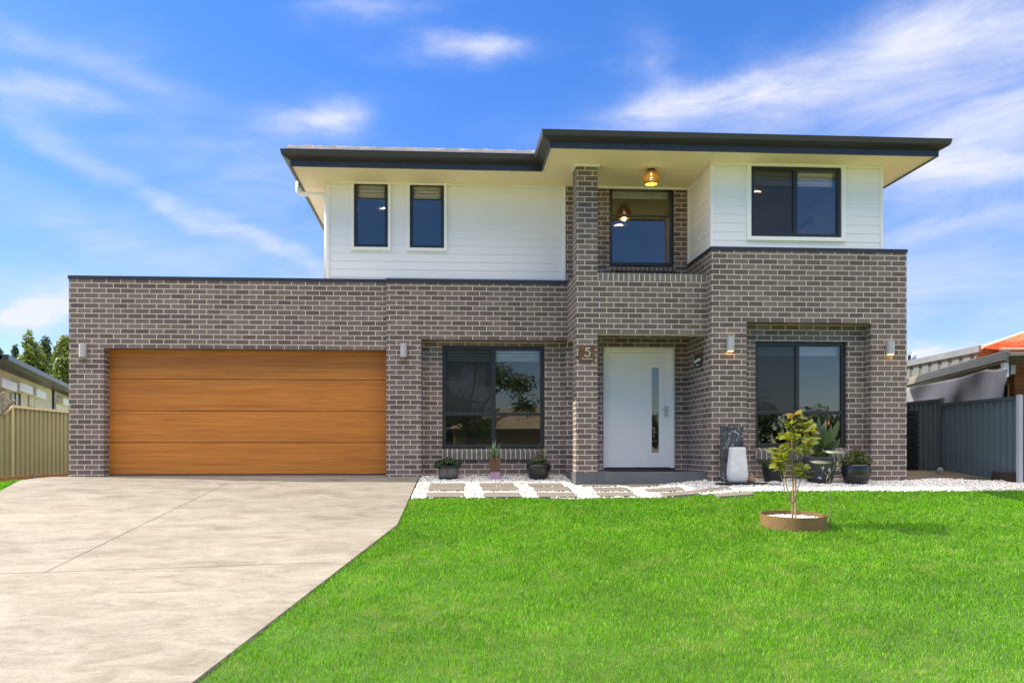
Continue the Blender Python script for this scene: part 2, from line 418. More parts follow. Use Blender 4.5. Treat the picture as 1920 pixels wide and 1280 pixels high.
M['turf'] = grass_mat('lawn_soil', (.022,.065,.003), (.05,.12,.006), (.12,.13,.04), False)

def leaf_mat(name, a, b, trans=.35, tcol=None, rough=.45):
    t = NT(name); at = t.n('ShaderNodeAttribute', attribute_name='tint')
    f = t.noise(t.pos(), 9, 3)
    c = t.mix(t.math('MINIMUM', t.math('ADD', t.math('MULTIPLY', at.outputs['Fac'], .6), t.math('MULTIPLY', f, .5)), 1.0), a, b)
    t.base(c); t.rough(rough); t.b.inputs['Specular IOR Level'].default_value = .4
    tr = t.n('ShaderNodeBsdfTranslucent'); t.put(tr.inputs[0], t.mix(1.0, c, tcol or (1.3, 1.3, .6), 'MULTIPLY'))
    mx = t.n('ShaderNodeMixShader'); mx.inputs[0].default_value = trans
    t.L.new(t.b.outputs[0], mx.inputs[1]); t.L.new(tr.outputs[0], mx.inputs[2]); t.L.new(mx.outputs[0], t.out.inputs[0])
    return t.m
M['leaf_tree'] = leaf_mat('magnolia_leaf', (.055,.10,.014), (.27,.29,.04), .38, (1.6,1.5,.5), .28)
M['leaf_bronze'] = leaf_mat('bronze_leaf', (.20,.11,.02), (.30,.19,.035), .5, (1.5,1.2,.5), .3)
M['leaf_dark'] = leaf_mat('dark_leaf', (.022,.050,.014), (.055,.105,.028), .2)
M['leaf_mid'] = leaf_mat('mid_leaf', (.035,.075,.015), (.10,.16,.03), .3)
M['leaf_bgtree'] = leaf_mat('background_leaf', (.05,.09,.014), (.19,.25,.04), .35)
M['leaf_bgdark'] = leaf_mat('background_dark_leaf', (.03,.06,.028), (.085,.14,.06), .3)
M['leaf_jade'] = leaf_mat('jade_leaf', (.055,.075,.018), (.12,.14,.035), .15)
M['leaf_aloe'] = leaf_mat('aloe_leaf', (.10,.19,.10), (.22,.30,.17), .15, rough=.4)
M['leaf_paradise'] = leaf_mat('paradise_leaf', (.040,.070,.022), (.115,.155,.058), .2, rough=.35)
M['flower'] = plain('orange_flower', (.75,.16,.02), .5)

def pebble_mat():
    t = NT('white_pebbles'); at = t.n('ShaderNodeAttribute', attribute_name='tint')
    t.base(t.ramp(at.outputs['Fac'], [(0, (.42,.39,.35)), (.25, (.58,.56,.52)), (1, (.72,.71,.67))])); t.rough(.6); return t.m
M['pebble'] = pebble_mat()
M['grit'] = plain('pebble_bed', (.50,.48,.45), .9, var=.35, scale=40, bump=.6)
M['paver'] = plain('grey_paver', (.155,.143,.120), .85, var=.12, scale=9, bump=.2)
M['dirt'] = plain('bare_dirt', (.075,.06,.045), .95, var=.35, scale=3, bump=.4)
M['far_ground'] = plain('far_ground', (.22,.25,.10), .95, var=.3, scale=.5)
M['asphalt'] = plain('asphalt', (.16,.155,.15), .9, var=.2, scale=8)

def glass_mat(name, refl=.15, tint=(.42,.45,.47)):
    t = NT(name); t.N.remove(t.b)
    tr = t.n('ShaderNodeBsdfTransparent'); tr.inputs[0].default_value = (*tint, 1)
    gl = t.n('ShaderNodeBsdfGlossy'); gl.inputs['Roughness'].default_value = .004; gl.inputs[0].default_value = (1,.95,.86,1)
    fr = t.n('ShaderNodeFresnel'); fr.inputs[0].default_value = 1.5
    mx = t.n('ShaderNodeMixShader'); t.L.new(t.math('MINIMUM', t.math('ADD', fr.outputs[0], refl-.04), .95), mx.inputs[0])
    t.L.new(tr.outputs[0], mx.inputs[1]); t.L.new(gl.outputs[0], mx.inputs[2]); t.L.new(mx.outputs[0], t.out.inputs[0])
    return t.m
M['glass'] = glass_mat('window_glass', .15, (.80,.82,.83))
M['glass_dim'] = glass_mat('dark_window_glass', .12, (.72,.74,.74))
def screen_mat():
    t = NT('fly_mesh'); t.base((.03,.032,.034)); t.rough(.8)
    tr = t.n('ShaderNodeBsdfTransparent'); mx = t.n('ShaderNodeMixShader'); mx.inputs[0].default_value = .55
    t.L.new(tr.outputs[0], mx.inputs[1]); t.L.new(t.b.outputs[0], mx.inputs[2]); t.L.new(mx.outputs[0], t.out.inputs[0]); return t.m
M['screen'] = screen_mat()
def emit(name, c, s):
    t = NT(name); t.b.inputs['Emission Color'].default_value = (*c, 1); t.b.inputs['Emission Strength'].default_value = s; t.base(c); return t.m
M['bulb'] = emit('warm_bulb', (1, .86, .62), 2.6)
M['downlight'] = emit('downlight_glow', (1, .92, .78), 6)
M['lens_warm'] = emit('lamp_lens', (1, .72, .30), 1.1)
M['lens_off'] = plain('lamp_lens_unlit', (.5,.48,.42), .4)

def rib_mat(name, c): return plain(name, c, .5, var=.05, scale=2)
M['fence_olive'] = rib_mat('olive_steel', (.30,.30,.155))
M['fence_cream'] = rib_mat('cream_steel', (.62,.54,.32))
M['fence_blue'] = rib_mat('blue_grey_steel', (.095,.135,.150))
M['fence_blue_dark'] = rib_mat('dark_blue_steel', (.045,.062,.078))
M['post_pale'] = rib_mat('pale_post', (.38,.40,.42))
M['cream_wall'] = plain('cream_render', (.74,.68,.54), .85, var=.05, scale=1)
M['shed_wall'] = rib_mat('shed_steel', (.13,.13,.125))
M['tarp'] = plain('grey_tarp', (.26,.26,.29), .7, var=.12, scale=2.5)
M['patio_beam'] = plain('patio_beam', (.34,.33,.28), .5, var=.08)
M['patio_sheet'] = plain('patio_sheet', (.24,.225,.195), .45, var=.05)
M['yellow_sheet'] = plain('yellow_sheet', (.55,.40,.08), .5)
M['window_dark'] = plain('dark_pane', (.02,.022,.025), .15)
M['weathered'] = plain('weathered_timber', (.30,.25,.18), .85, var=.3, scale=12)

# ------------------------------------------------------------------ ground
def sheet(name, poly_or_grid, mat, k='structure', smooth=True):
    o = mesh_obj(name, *poly_or_grid, mat, smooth=smooth); kind(o, k); return o
def grid(xs, ys, zf, inside=None):
    V = []; Fc = []; idx = {}
    for j, y in enumerate(ys):
        for i, x in enumerate(xs): V.append((x, y, zf(x, y)))
    nx = len(xs)
    for j in range(len(ys)-1):
        for i in range(nx-1):
            if inside and not inside((xs[i]+xs[i+1])/2, (ys[j]+ys[j+1])/2): continue
            a = j*nx+i; Fc.append((a, a+1, a+nx+1, a+nx))
    return V, Fc
xs = [-400,-150,-60,-30] + [x*.5 for x in range(-40, 41)] + [30,60,150,400]
ys = [-400,-150,-60,-30,-15,-6,0,2,3.2] + [3.2+.5*k for k in range(1, 22)] + [14.3,15,17,20,25,30,40,60,100,200,500]
sheet('ground', grid(xs, ys, lambda x, y: zg(x, y)-.045), M['far_ground'])
sheet('road', grid([-200,0,200],[-16,-8.5], lambda x, y: -1.236-.045+.012), M['asphalt'])
sheet('side_yard', grid([-9.2+.4*k for k in range(60)], [13.0+.4*k for k in range(26)], lambda x, y: zg(x, y)-.02, lambda x, y: (x > 6.8 or x < -6.0)), M['dirt'])

YG, YM, YP, YR, YD, YMW, YRW, YCL, YCR = 14.29, 14.18, 13.22, 12.98, 14.30, 14.41, 13.21, 14.33, 13.03
ZS = 5.11                                             # soffit height

# driveway: slab with a chamfered right edge, grown from measured corners
e0, e1, e2 = PG(783, 900), PG(745, 985), PG(365, 1280)
e3 = e2 + (e2-e1).normalized()*4.0
l0, l1 = PG(120, 895), PG(0, 923)
l2 = l1 + Vector((-.5, -1.5, 0)); l3 = Vector((l1.x-.8, .6, 0))
redge = [Vector((e0.x+.03, 14.17, 0)), e0, e1, e2, e3]
ledge = [Vector((PXY(128, YG), 14.28, 0)), l0, l1, l2, l3]
def xat(line, y):
    for a, b in zip(line, line[1:]):
        if b.y <= y <= a.y:
            t = (a.y-y)/max(1e-6, a.y-b.y); return a.x+(b.x-a.x)*t
    return line[0].x if y > line[0].y else line[-1].x
def build_drive():
    ys_ = [14.28-.2*k for k in range(0, 75)]; ys_ = [y for y in ys_ if y > 0.6]
    ys_ = sorted(set(ys_+[p.y for p in redge+ledge if .6 < p.y < 14.28]), reverse=True)
    V = []; Fc = []; n = 24
    for y in ys_:
        xr = xat(redge, y); xl = xat(ledge, y)
        for i in range(n+1):
            x = xl+(xr-xl)*i/n; V.append((x, y, zg(x, y)+.018))
        V.append((xr+.012, y, zg(xr, y)-.06))
    m = n+2
    for j in range(len(ys_)-1):
        for i in range(m-1):
            a = j*m+i; Fc.append((a, a+m, a+m+1, a+1))
    o = mesh_obj('driveway', V, Fc, M['concrete'], smooth=False); kind(o, 'structure')
    # saw-cut joints: thin strips on the slab
    mb = MB()
    def strip(a, b, w=.0045, nn=30):
        d = (b-a).normalized(); s = Vector((-d.y, d.x, 0))*w
        for k in range(nn):
            p = a+(b-a)*k/nn; q = a+(b-a)*(k+1)/nn
            z = lambda v: zg(v.x, v.y)+.022
            pts = [p-s, q-s, q+s, p+s]; mb.quad(*[(v.x, v.y, z(v)) for v in pts])
    strip(PG(425, 904, .035), PG(80, 1071, .035)); strip(PG(-60, 1074, .035), PG(632, 1050, .035))
    o = mb.build('driveway_joints', M['joint']); kind(o, 'structure')
build_drive()
# shaded threshold in front of the garage door
# lawn / gravel boundary
g0, g1 = PG(765, 935), PG(1905, 921)
def yedge(x):
    t = (x-g0.x)/(g1.x-g0.x)
    return g0.y+(g1.y-g0.y)*t + .025*math.sin(x*2.3)+.02*math.sin(x*5.1+1)
def lawn_inside(x, y): return y < yedge(x) and x > xat(redge, y)+.0
xs = [-6+.125*k for k in range(190)]; ys = [1.0+.125*k for k in range(96)]
def conform(name, inside, mat, dz, step=.125, x0=-6, x1=17, y0=1.0, y1=13):
    xs_ = np.arange(x0, x1, step); ys_ = np.arange(y0, y1, step)
    return sheet(name, grid(list(xs_), list(ys_), lambda x, y: zg(x, y)+dz, inside), mat)
conform('lawn', lambda x, y: x > xat(redge, y)-.03 and y < yedge(x)+.06, M['turf'], -.004)
XRR0 = PXY(1700, YR)
conform('gravel_bed', lambda x, y: x > xat(redge, y)+.05 and y >= yedge(x)-.1 and not (x > XRR0 and y > 13.05), M['grit'], -.012, .125, -1.5, 16, 11.0, 14.4)
conform('verge', lambda x, y: x < xat(ledge, y)+.1 and (x > -8.6 or y < 13.6), M['turf'], -.004, .125, -14.0, -5.0, 1.0, 18.0)

def make_blades(name, inside, n, box, zoff, hmin, hmax, w0, dens_far=None):
    x0, x1, y0, y1 = box
    u = rng.random(n); 
    # denser towards the camera
    Yv = y0 + (y1-y0)*u**1.25; Xv = x0+(x1-x0)*rng.random(n)
    D = Xv*SA+Yv*CA; Rr = Xv*CA-Yv*SA
    keep = (np.abs(Rr/D) < .86)
    Xv, Yv = Xv[keep], Yv[keep]
    ins = np.array([inside(a, b) for a, b in zip(Xv, Yv)]); Xv, Yv = Xv[ins], Yv[ins]
    m = len(Xv); Z = zgv(Xv, Yv)+zoff
    D = Xv*SA+Yv*CA
    cl = np.array([mnoise.noise((a*2.2, b*2.2, 0.3))+.6*mnoise.noise((a*7.5, b*7.5, 4.1)) for a, b in zip(Xv, Yv)])
    h = (hmin+(hmax-hmin)*rng.random(m)**1.5)*(1+.45*np.clip(cl, -1, 1.2)); w = w0*(.6+.6*rng.random(m))*np.clip(D/7, .75, 1.6)
    th = rng.random(m)*2*np.pi; lean = (.15+.75*rng.random(m)**1.3)*h
    dx, dy = np.cos(th), np.sin(th); ph = rng.random(m)*2*np.pi; sx, sy = np.cos(ph)*w/2, np.sin(ph)*w/2
    V = np.zeros((m, 5, 3))
    V[:,0] = np.stack([Xv-sx, Yv-sy, Z], 1); V[:,1] = np.stack([Xv+sx, Yv+sy, Z], 1)
    mx, my, mz = Xv+dx*lean*.35, Yv+dy*lean*.35, Z+h*.6
    V[:,2] = np.stack([mx+sx*.8, my+sy*.8, mz], 1); V[:,3] = np.stack([mx-sx*.8, my-sy*.8, mz], 1)
    V[:,4] = np.stack([Xv+dx*lean, Yv+dy*lean, Z+h*.95], 1)
    b = np.arange(m)*5
    T = np.concatenate([np.stack([b,b+1,b+2],1), np.stack([b,b+2,b+3],1), np.stack([b+3,b+2,b+4],1)])
    tint = np.repeat(rng.random(m), 5)
    o = np_mesh(name, V.reshape(-1,3), T, M['grass'], 3, attr=tint); kind(o, 'stuff')
    o['label'] = 'bright green short lawn grass' if name == 'lawn_grass' else 'green grass strip below the olive fence'
    return o
make_blades('lawn_grass', lambda x, y: x > xat(redge, y)+.002 and y < yedge(x), 780000, (-4.5, 12.5, 3.6, 12.4), -.006, .018, .045, .0050)
make_blades('verge_grass', lambda x, y: x < xat(ledge, y)-.03 and (x > -8.5 or y < 13.5), 150000, (-12.5, -6.0, 9.0, 17.5), -.004, .03, .06, .008)

# ------------------------------------------------------------------ the house
HX0, HY0 = 0.6, 18.0
house = thing('two_storey_house', 'two storey grey brick house with white weatherboards, timber look garage door and charcoal eaves', 'house', (HX0, HY0, 0))

def wall_faces(mb, u0, u1, z0, z1, d0, d1, openings, mp):
    us = sorted({u0, u1, *[v for o in openings for v in (o[0], o[1]) if u0 < v < u1]}); zs = sorted({z0, z1, *[v for o in openings for v in (o[2], o[3]) if z0 < v < z1]})
    def solid(i, j):
        if i < 0 or j < 0 or i >= len(us)-1 or j >= len(zs)-1: return False
        cu, cz = (us[i]+us[i+1])/2, (zs[j]+zs[j+1])/2
        return not any(a < cu < b and c < cz < d for a, b, c, d in openings)
    for i in range(len(us)-1):
        for j in range(len(zs)-1):
            if not solid(i, j): continue
            a, b, c, d = us[i], us[i+1], zs[j], zs[j+1]
            mb.quad(mp(a,d0,c), mp(b,d0,c), mp(b,d0,d), mp(a,d0,d)); mb.quad(mp(b,d1,c), mp(a,d1,c), mp(a,d1,d), mp(b,d1,d))
            if not solid(i-1, j): mb.quad(mp(a,d1,c), mp(a,d0,c), mp(a,d0,d), mp(a,d1,d))
            if not solid(i+1, j): mb.quad(mp(b,d0,c), mp(b,d1,c), mp(b,d1,d), mp(b,d0,d))
            if not solid(i, j-1): mb.quad(mp(a,d0,c), mp(a,d1,c), mp(b,d1,c), mp(b,d0,c))
            if not solid(i, j+1): mb.quad(mp(a,d0,d), mp(b,d0,d), mp(b,d1,d), mp(a,d1,d))
def fwall(mb, x0, x1, z0, z1, y, th=.23, ops=()): wall_faces(mb, x0, x1, z0, z1, y, y+th, list(ops), lambda u, d, z: (u, d, z))
def swall(mb, y0, y1, z0, z1, x, th, ops=()): wall_faces(mb, y0, y1, z0, z1, x, x+th, list(ops), lambda u, d, z: (d, u, z))

XGL = PXY(129, YG); X1 = PXY(724.5, YM); XR = PXY(1334, YR); XRR = PXY(1700, YR)
XPL, XPR = PXY(1080.5, YP), PXY(1120.5, YP); XD0 = PXY(1060.5, YD)
ZGT = PY(430, 526, YG)[1]; ZMT = PY(890, 531, YM)[1]; ZRT = PY(1500, 471, YR)[1]
ZGD = PY(460, 654, YG)[1]; XGD = PXY(194.8, YG)
ZMO = PY(900, 637, YM)[1]; XMO = PXY(790, YM)
ZB0 = PY(1200, 626, YP)[1]; ZB1 = PY(1200, 527, YP)[1]; ZB2 = PY(1200, 512.5, YP)[1]
ZRO = PY(1500, 604.5, YR)[1]; XRO0, XRO1 = PXY(1400, YR), PXY(1634, YR)
BACK = 21.6; UBACK = 19.1
print('house', dict(XGL=XGL, X1=X1, XR=XR, XRR=XRR, XPL=XPL, XPR=XPR, ZGT=ZGT, ZMT=ZMT, ZRT=ZRT, ZGD=ZGD, ZB0=ZB0, ZB2=ZB2, ZRO=ZRO))
XU0, XU1 = PXY(614, YCL), PXY(1653, YCR)              # outer sides of the upper floor

# brick walls
mb = MB()
fwall(mb, XGL, X1-.001, -.4, ZGT, YG, .235, [(XGD, X1+1, -1, ZGD)])
swall(mb, YG+.235, BACK, -.4, ZGT, XGL, .23)
mb.build('garage_wall', M['brick'], house)
mb = MB()
fwall(mb, X1, XPL, -.25, ZMT, YM, .21, [(XMO, XPL+1, -1, ZMO)])
wx0, wx1 = PXY(829.5, YMW), PXY(1021, YMW); wz1 = PY(925, 648, YMW)[1]; wz0 = PY(925, 840, YMW)[1]
fwall(mb, X1+.3, XD0, -.25, ZMO+.3, YMW, .23, [(wx0, wx1, wz0-.2, wz1)])
mb.build('front_wall', M['brick'], house)
mb = MB()
dx0, dx1 = PXY(1131.5, YD), PXY(1266, YD); dz1 = PY(1200, 649.5, YD)[1]
bx0, bx1 = PXY(1143, YD), PXY(1264.5, YD); bz1 = PY(1200, 347, YD)[1]; bz0 = PY(1200, 497, YD)[1]
fwall(mb, XD0, XR, -.2, ZS, YD, .23, [(dx0, dx1, .0, dz1), (bx0, bx1, bz0-.11, bz1)])
mb.build('entry_wall', M['brick'], house)
mb = MB()
zsl = PY(1200, 885.5, YP)[1]
mb.box(XPL, XPR, YP, YP+.35, zsl, ZS-.001)
mb.build('porch_pillar', M['brick'], house)
mb = MB()
fwall(mb, XPR, XR, ZB0, ZB1, YP, .23)
swall(mb, YP+.35, YM, ZB0, ZB1, XPL, .23)
mb.build('porch_beam', M['brick'], house)
mb = MB()
fwall(mb, XR, XRR, -.3, ZRT, YR, .225, [(XRO0, XRO1, -1, ZRO)])
rx0, rx1 = PXY(1416.5, YRW), PXY(1588, YRW); rz1 = PY(1500, 640, YRW)[1]; rz0 = PY(1500, 838, YRW)[1]
fwall(mb, XR+.3, XRR-.3, -.3, ZRO+.3, YRW, .23, [(rx0, rx1, rz0-.2, rz1)])
swall(mb, YR+.225, YD, -.2, ZRT, XR, .23); 
swall(mb, YR+.225, BACK, -.3, ZRT, XRR-.23, .23)
mb.build('bay_wall', M['brick'], house)
mb = MB()
mb.box(XGL, XRR, BACK, BACK+.23, -.2, ZRT); mb.box(XU0+.1, XU1, UBACK, UBACK+.2, ZRT-.5, ZS)
mb.build('rear_wall', M['brick'], house)

# soldier course on the balcony parapet and sloped brick sills
def brick_row(name, x0, x1, yf, z0, z1, depth, slope, mat, pitch=.086):
    mb = MB(); mo = MB(); n = max(1, round((x1-x0)/pitch)); p = (x1-x0)/n
    for k in range(n):
        a, b = x0+k*p+.005, x0+(k+1)*p-.005
        if slope: mb.hexa([(a,yf,z0),(b,yf,z0),(b,yf+depth,z0),(a,yf+depth,z0),(a,yf,z1-slope),(b,yf,z1-slope),(b,yf+depth,z1),(a,yf+depth,z1)])
        else: mb.box(a, b, yf, yf+depth, z0, z1)
    o = mb.build(name, mat, house, bevel=.004)
    if slope: mo.hexa([(x0,yf+.004,z0+.003),(x1,yf+.004,z0+.003),(x1,yf+depth-.003,z0+.003),(x0,yf+depth-.003,z0+.003),(x0,yf+.004,z1-slope-.004),(x1,yf+.004,z1-slope-.004),(x1,yf+depth-.003,z1-.005),(x0,yf+depth-.003,z1-.005)])
    else: mo.box(x0, x1, yf+.003, yf+depth-.003, z0+.003, z1-.003)
    mo.build('mortar', M['mortar'], o)
    return o
brick_row('soldier_course', XPR+.002, XR-.002, YP-.001, ZB1+.001, ZB2, .23, 0, M['soldier'])
swl = MB(); swall(swl, YP+.35, YM-.001, ZB1, ZB2, XPL, .23); swl.build('balcony_parapet', M['brick'], house)
brick_row('window_sill', wx0, wx1, YMW-.045, wz0-.20, wz0-.004, .12, .06, M['sill'])
brick_row('window_sill', bx0, bx1, YD-.05, bz0-.11, bz0-.004, .12, .05, M['sill'])
brick_row('window_sill', rx0, rx1, YRW-.05, rz0-.20, rz0-.004, .12, .06, M['sill'])

# parapet cappings
mb = MB()
mb.box(XGL-.012, X1-.004, YG-.014, YG+.26, ZGT, ZGT+.055); mb.box(XGL-.012, XGL+.25, YG+.26, BACK, ZGT, ZGT+.055)
mb.build('garage_capping', M['cap'], house)
mb = MB(); mb.box(X1-.006, XPL-.003, YM-.016, YM+.2, ZMT, ZMT+.065); mb.build('wall_capping', M['cap'], house)
mb = MB()
mb.box(XR-.012, XRR+.012, YR-.014, YR+.045, ZRT, ZRT+.055); mb.box(XR-.012, XR+.02, YR+.045, YD, ZRT, ZRT+.055)
mb.box(XU1-.02, XRR+.012, YR+.045, BACK, ZRT, ZRT+.055)
mb.build('bay_capping', M['cap'], house)

# weatherboards
def boards(mb, u0, u1, z0, z1, yf, ops, mp, pitch=.142, lap=.007):
    n = math.ceil((z1-z0)/pitch)
    for k in range(n):
        a = z0+k*pitch; b = min(z1, a+pitch)
        segs = [(u0, u1)]
        cuts = sorted({a, b, *[v for o in ops for v in (o[2], o[3]) if a < v < b]})
        for c0, c1 in zip(cuts, cuts[1:]):
            cz = (c0+c1)/2; segs = [(u0, u1)]
            for o in ops:
                if o[2] < cz < o[3]:
                    ns = []
                    for s0, s1 in segs:
                        if o[0] > s0: ns.append((s0, min(s1, o[0])))
                        if o[1] < s1: ns.append((max(s0, o[1]), s1))
                    segs = [(p, q) for p, q in ns if q-p > 1e-4]
            t0 = lap*(1-(c0-a)/pitch); t1 = lap*(1-(c1-a)/pitch)
            for s0, s1 in segs:
                mb.quad(mp(s0, yf-t0, c0), mp(s1, yf-t0, c0), mp(s1, yf-t1, c1), mp(s0, yf-t1, c1))
                if c0 == a: mb.quad(mp(s0, yf+.02, c0), mp(s1, yf+.02, c0), mp(s1, yf-t0, c0), mp(s0, yf-t0, c0))
fm = lambda u, d, z: (u, d, z)
ZCL = PY(840, 524, YCL)[1]-.12
lw = [(PXY(664, YCL), PXY(727.5, YCL), PY(695, 463.5, YCL)[1], PY(695, 338, YCL)[1]), (PXY(768.5, YCL), PXY(832.5, YCL), PY(800, 465.5, YCL)[1], PY(800, 340.5, YCL)[1])]
zt = max(lw[0][3], lw[1][3]); zb = min(lw[0][2], lw[1][2]); lw = [(a, b, zb, zt) for a, b, _, _ in lw]
mb = MB(); boards(mb, XU0, XD0-.001, ZCL, ZS-.002, YCL, lw, fm)
wall_faces(mb, XU0, XD0-.001, ZCL, ZS-.002, YCL+.02, YCL+.18, lw, fm)
swall(mb, YCL+.18, UBACK, ZGT-.4, ZS-.002, XU0, .16)
mb.build('weatherboard_cladding', M['white'], house)
uw = (PXY(1407, YCR), PXY(1576, YCR), PY(1490, 445, YCR)[1], PY(1490, 312, YCR)[1])
side_op = (15.2, 17.4, 4.0, 4.93)
mb = MB(); boards(mb, XR+.022, XU1, ZRT+.03, ZS-.002, YCR, [uw], fm)
wall_faces(mb, XR+.022, XU1, ZRT+.03, ZS-.002, YCR+.02, YCR+.18, [uw], fm)
boards(mb, YCR+.012, YD-.001, ZRT+.03, ZS-.002, XR+.02, [], lambda u, d, z: (d, u, z))
swall(mb, YCR+.18, YD-.001, ZRT+.03, ZS-.002, XR+.04, .15)
swall(mb, YCR+.18, UBACK, ZRT-.4, ZS-.002, XU1-.16, .16, [side_op])
mb.build('weatherboard_cladding', M['white'], house)
# white corner stops and soffit beads
mb = MB()
mb.box(XU0-.012, XU0+.035, YCL-.022, YCL+.03, ZCL, ZS-.003); mb.box(XD0-.05, XD0-.003, YCL-.045, YCL-.0, ZMT+.066, ZS-.003)
mb.box(XR-.004, XR+.045, YCR-.024, YCR+.02, ZRT+.056, ZS-.003); mb.box(XU1-.03, XU1+.014, YCR-.024, YCR+.03, ZRT+.056, ZS-.003)
mb.box(XR+.002, XR+.03, YD-.07, YD-.002, ZRT+.056, ZS-.003)
mb.box(XPL-.03, XPR+.03, YP-.03, YP-.002, ZS-.03, ZS-.001); mb.box(XPL-.03, XPL-.002, YP-.002, YP+.38, ZS-.03, ZS-.001); mb.box(XPR+.002, XPR+.03, YP-.002, YP+.38, ZS-.03, ZS-.001)
mb.box(XPR+.03, XR-.004, YD-.03, YD-.002, ZS-.035, ZS-.001); mb.box(XU0+.04, XD0-.06, YCL-.03, YCL-.012, ZS-.03, ZS-.001); mb.box(XR+.05, XU1-.04, YCR-.035, YCR-.012, ZS-.035, ZS-.001)
mb.build('corner_trim', M['white_trim'], house)

# windows: frame with mullions (part) > glass, blind, trim (sub-parts)
def window(x0, x1, z0, z1, y, verts=(), horiz=(), fw=.05, trim=0, blind=.0, glass='glass', depth=.07, parent=house, screens=()):
    mb = MB()
    mb.box(x0, x0+fw, y, y+depth, z0, z1); mb.box(x1-fw, x1, y, y+depth, z0, z1)
    mb.box(x0+fw, x1-fw, y, y+depth, z1-fw, z1); mb.box(x0+fw, x1-fw, y, y+depth, z0, z0+fw)
    for v, w in verts: mb.box(v-w/2, v+w/2, y+.006, y+depth-.006, z0+fw, z1-fw)
    for h, w, a, b in horiz:
        mb.box(a, b, y+.010, y+depth-.010, h-w/2, h+w/2)
    fr = mb.build('window', M['frame'], parent, bevel=.004)
    g = MB(); g.quad((x0+fw*.5, y+.036, z0+fw*.5), (x1-fw*.5, y+.036, z0+fw*.5), (x1-fw*.5, y+.036, z1-fw*.5), (x0+fw*.5, y+.036, z1-fw*.5))
    g.build('glass', M[glass], fr)
    if blind:
        b = MB(); zt_ = z1-fw-.01
        n = 3
        for k in range(n): b.box(x0+fw+.02, x1-fw-.02, y+.12, y+.15, zt_-blind*(k+1)/n+.012, zt_-blind*k/n)
        b.box(x0+fw+.02, x1-fw-.02, y+.115, y+.155, zt_-blind-.02, zt_-blind+.004)
        b.build('blind', M['blind'], fr, bevel=.004)
    for (a_, b_, c_, d_) in screens:
        q_ = MB(); q_.quad((a_, y+.030, c_), (b_, y+.030, c_), (b_, y+.030, d_), (a_, y+.030, d_)); q_.build('flyscreen', M['screen'], fr)
    if trim:
        t = MB(); a = trim
        t.box(x0-a, x0-.001, y-.035, y+.03, z0-a, z1+a); t.box(x1+.001, x1+a, y-.035, y+.03, z0-a, z1+a)
        t.box(x0-.001, x1+.001, y-.035, y+.03, z0-a, z0-.001); t.box(x0-.001, x1+.001, y-.035, y+.03, z1+.001, z1+a)
        t.build('window_trim', M['white_trim'], fr, bevel=.003)
    return fr
for a, b, c, d in lw: window(a, b, c, d, YCL-.012, trim=.055, blind=.19, fw=.055)
window(uw[0], uw[1], uw[2], uw[3], YCR-.012, verts=[((uw[0]+uw[1])/2-.005, .07)], trim=.065, blind=.20, fw=.06, screens=[(uw[0]+.05, (uw[0]+uw[1])/2-.035, uw[2]+.05, uw[3]-.05)])
window(bx0, bx1, bz0, bz1, YD+.05, horiz=[(PY(1200, 402.5, YD)[1], .022, bx0+.06, bx1-.06)], fw=.06, blind=.10)
mx = PXY(925.5, YMW+.05); hz = PY(925, 776, YMW+.05)[1]
window(wx0, wx1, wz0, wz1, YMW+.06, verts=[(mx, .075)], horiz=[(hz, .06, wx0+.06, mx-.0385), (hz, .06, mx+.0385, wx1-.06)], fw=.065, blind=.16, glass='glass_dim', screens=[(wx0+.06, mx-.03, hz+.025, wz1-.06)])
mx2 = PXY(1496, YRW+.05); hz2 = PY(1500, 773, YRW+.05)[1]
window(rx0, rx1, rz0, rz1, YRW+.06, verts=[(mx2, .065)], horiz=[(hz2, .055, rx0+.06, mx2-.034), (hz2, .055, mx2+.034, rx1-.06)], fw=.065, blind=.12, screens=[(rx0+.06, mx2-.03, hz2+.025, rz1-.06)])
# side window of the upper front room
mbw = MB(); sx_ = XU1-.1; y0_, y1_, z0_, z1_ = side_op
for (a, b, c, d) in ((y0_, y0_+.05, z0_, z1_), (y1_-.05, y1_, z0_, z1_), (y0_+.05, y1_-.05, z0_, z0_+.05), (y0_+.05, y1_-.05, z1_-.05, z1_), ((y0_+y1_)/2-.03, (y0_+y1_)/2+.03, z0_+.05, z1_-.05)):
    mbw.box(sx_, sx_+.06, a, b, c, d)
sw = mbw.build('side_window', M['frame'], house)
g = MB(); g.quad((sx_+.03, y0_, z0_), (sx_+.03, y1_, z0_), (sx_+.03, y1_, z1_), (sx_+.03, y0_, z1_)); g.build('glass', M['glass'], sw)

# interior shell: floors and partitions so rooms read as rooms
mb = MB()
mb.box(XGL+.24, XRR-.24, 14.66, BACK-.01, 2.62, 2.74)
mb.box(XU0+.2, XU1-.2, 18.2, 18.3, 2.75, ZS-.01); mb.box(XU0+.2, XRR-.24, 18.6, 18.7, 0, 2.61)
mb.box(XR+.06, XR+.16, YD+.24, 18.19, 2.75, ZS-.01); mb.box(XD0-.2, XD0-.1, YD+.24, 18.19, 2.75, ZS-.01)
mb.box(XR+.24, XRR-.24, YRW+.235, 14.65, 2.62, 2.74); mb.box(XGL+.3, XRR-.3, 14.7, BACK, -.05, -.005); mb.box(XR+.24, XRR-.24, YRW+.235, 14.69, -.05, -.005)
mb.box(XRR-.27, XRR-.235, YRW+.24, 18.59, 0, 2.60); mb.box(XR+.05, XR+.15, YD+.24, 18.5, 0, 2.61); mb.box(X1+.1, X1+.2, 14.7, 18.5, 0, 2.61)
mb.build('interior_partition', M['inner'], house)
mb = MB(); mb.box(XPL+.231, XR-.001, YP+.231, YD-.001, 2.60, 2.70); mb.build('porch_ceiling', M['inner'], house)
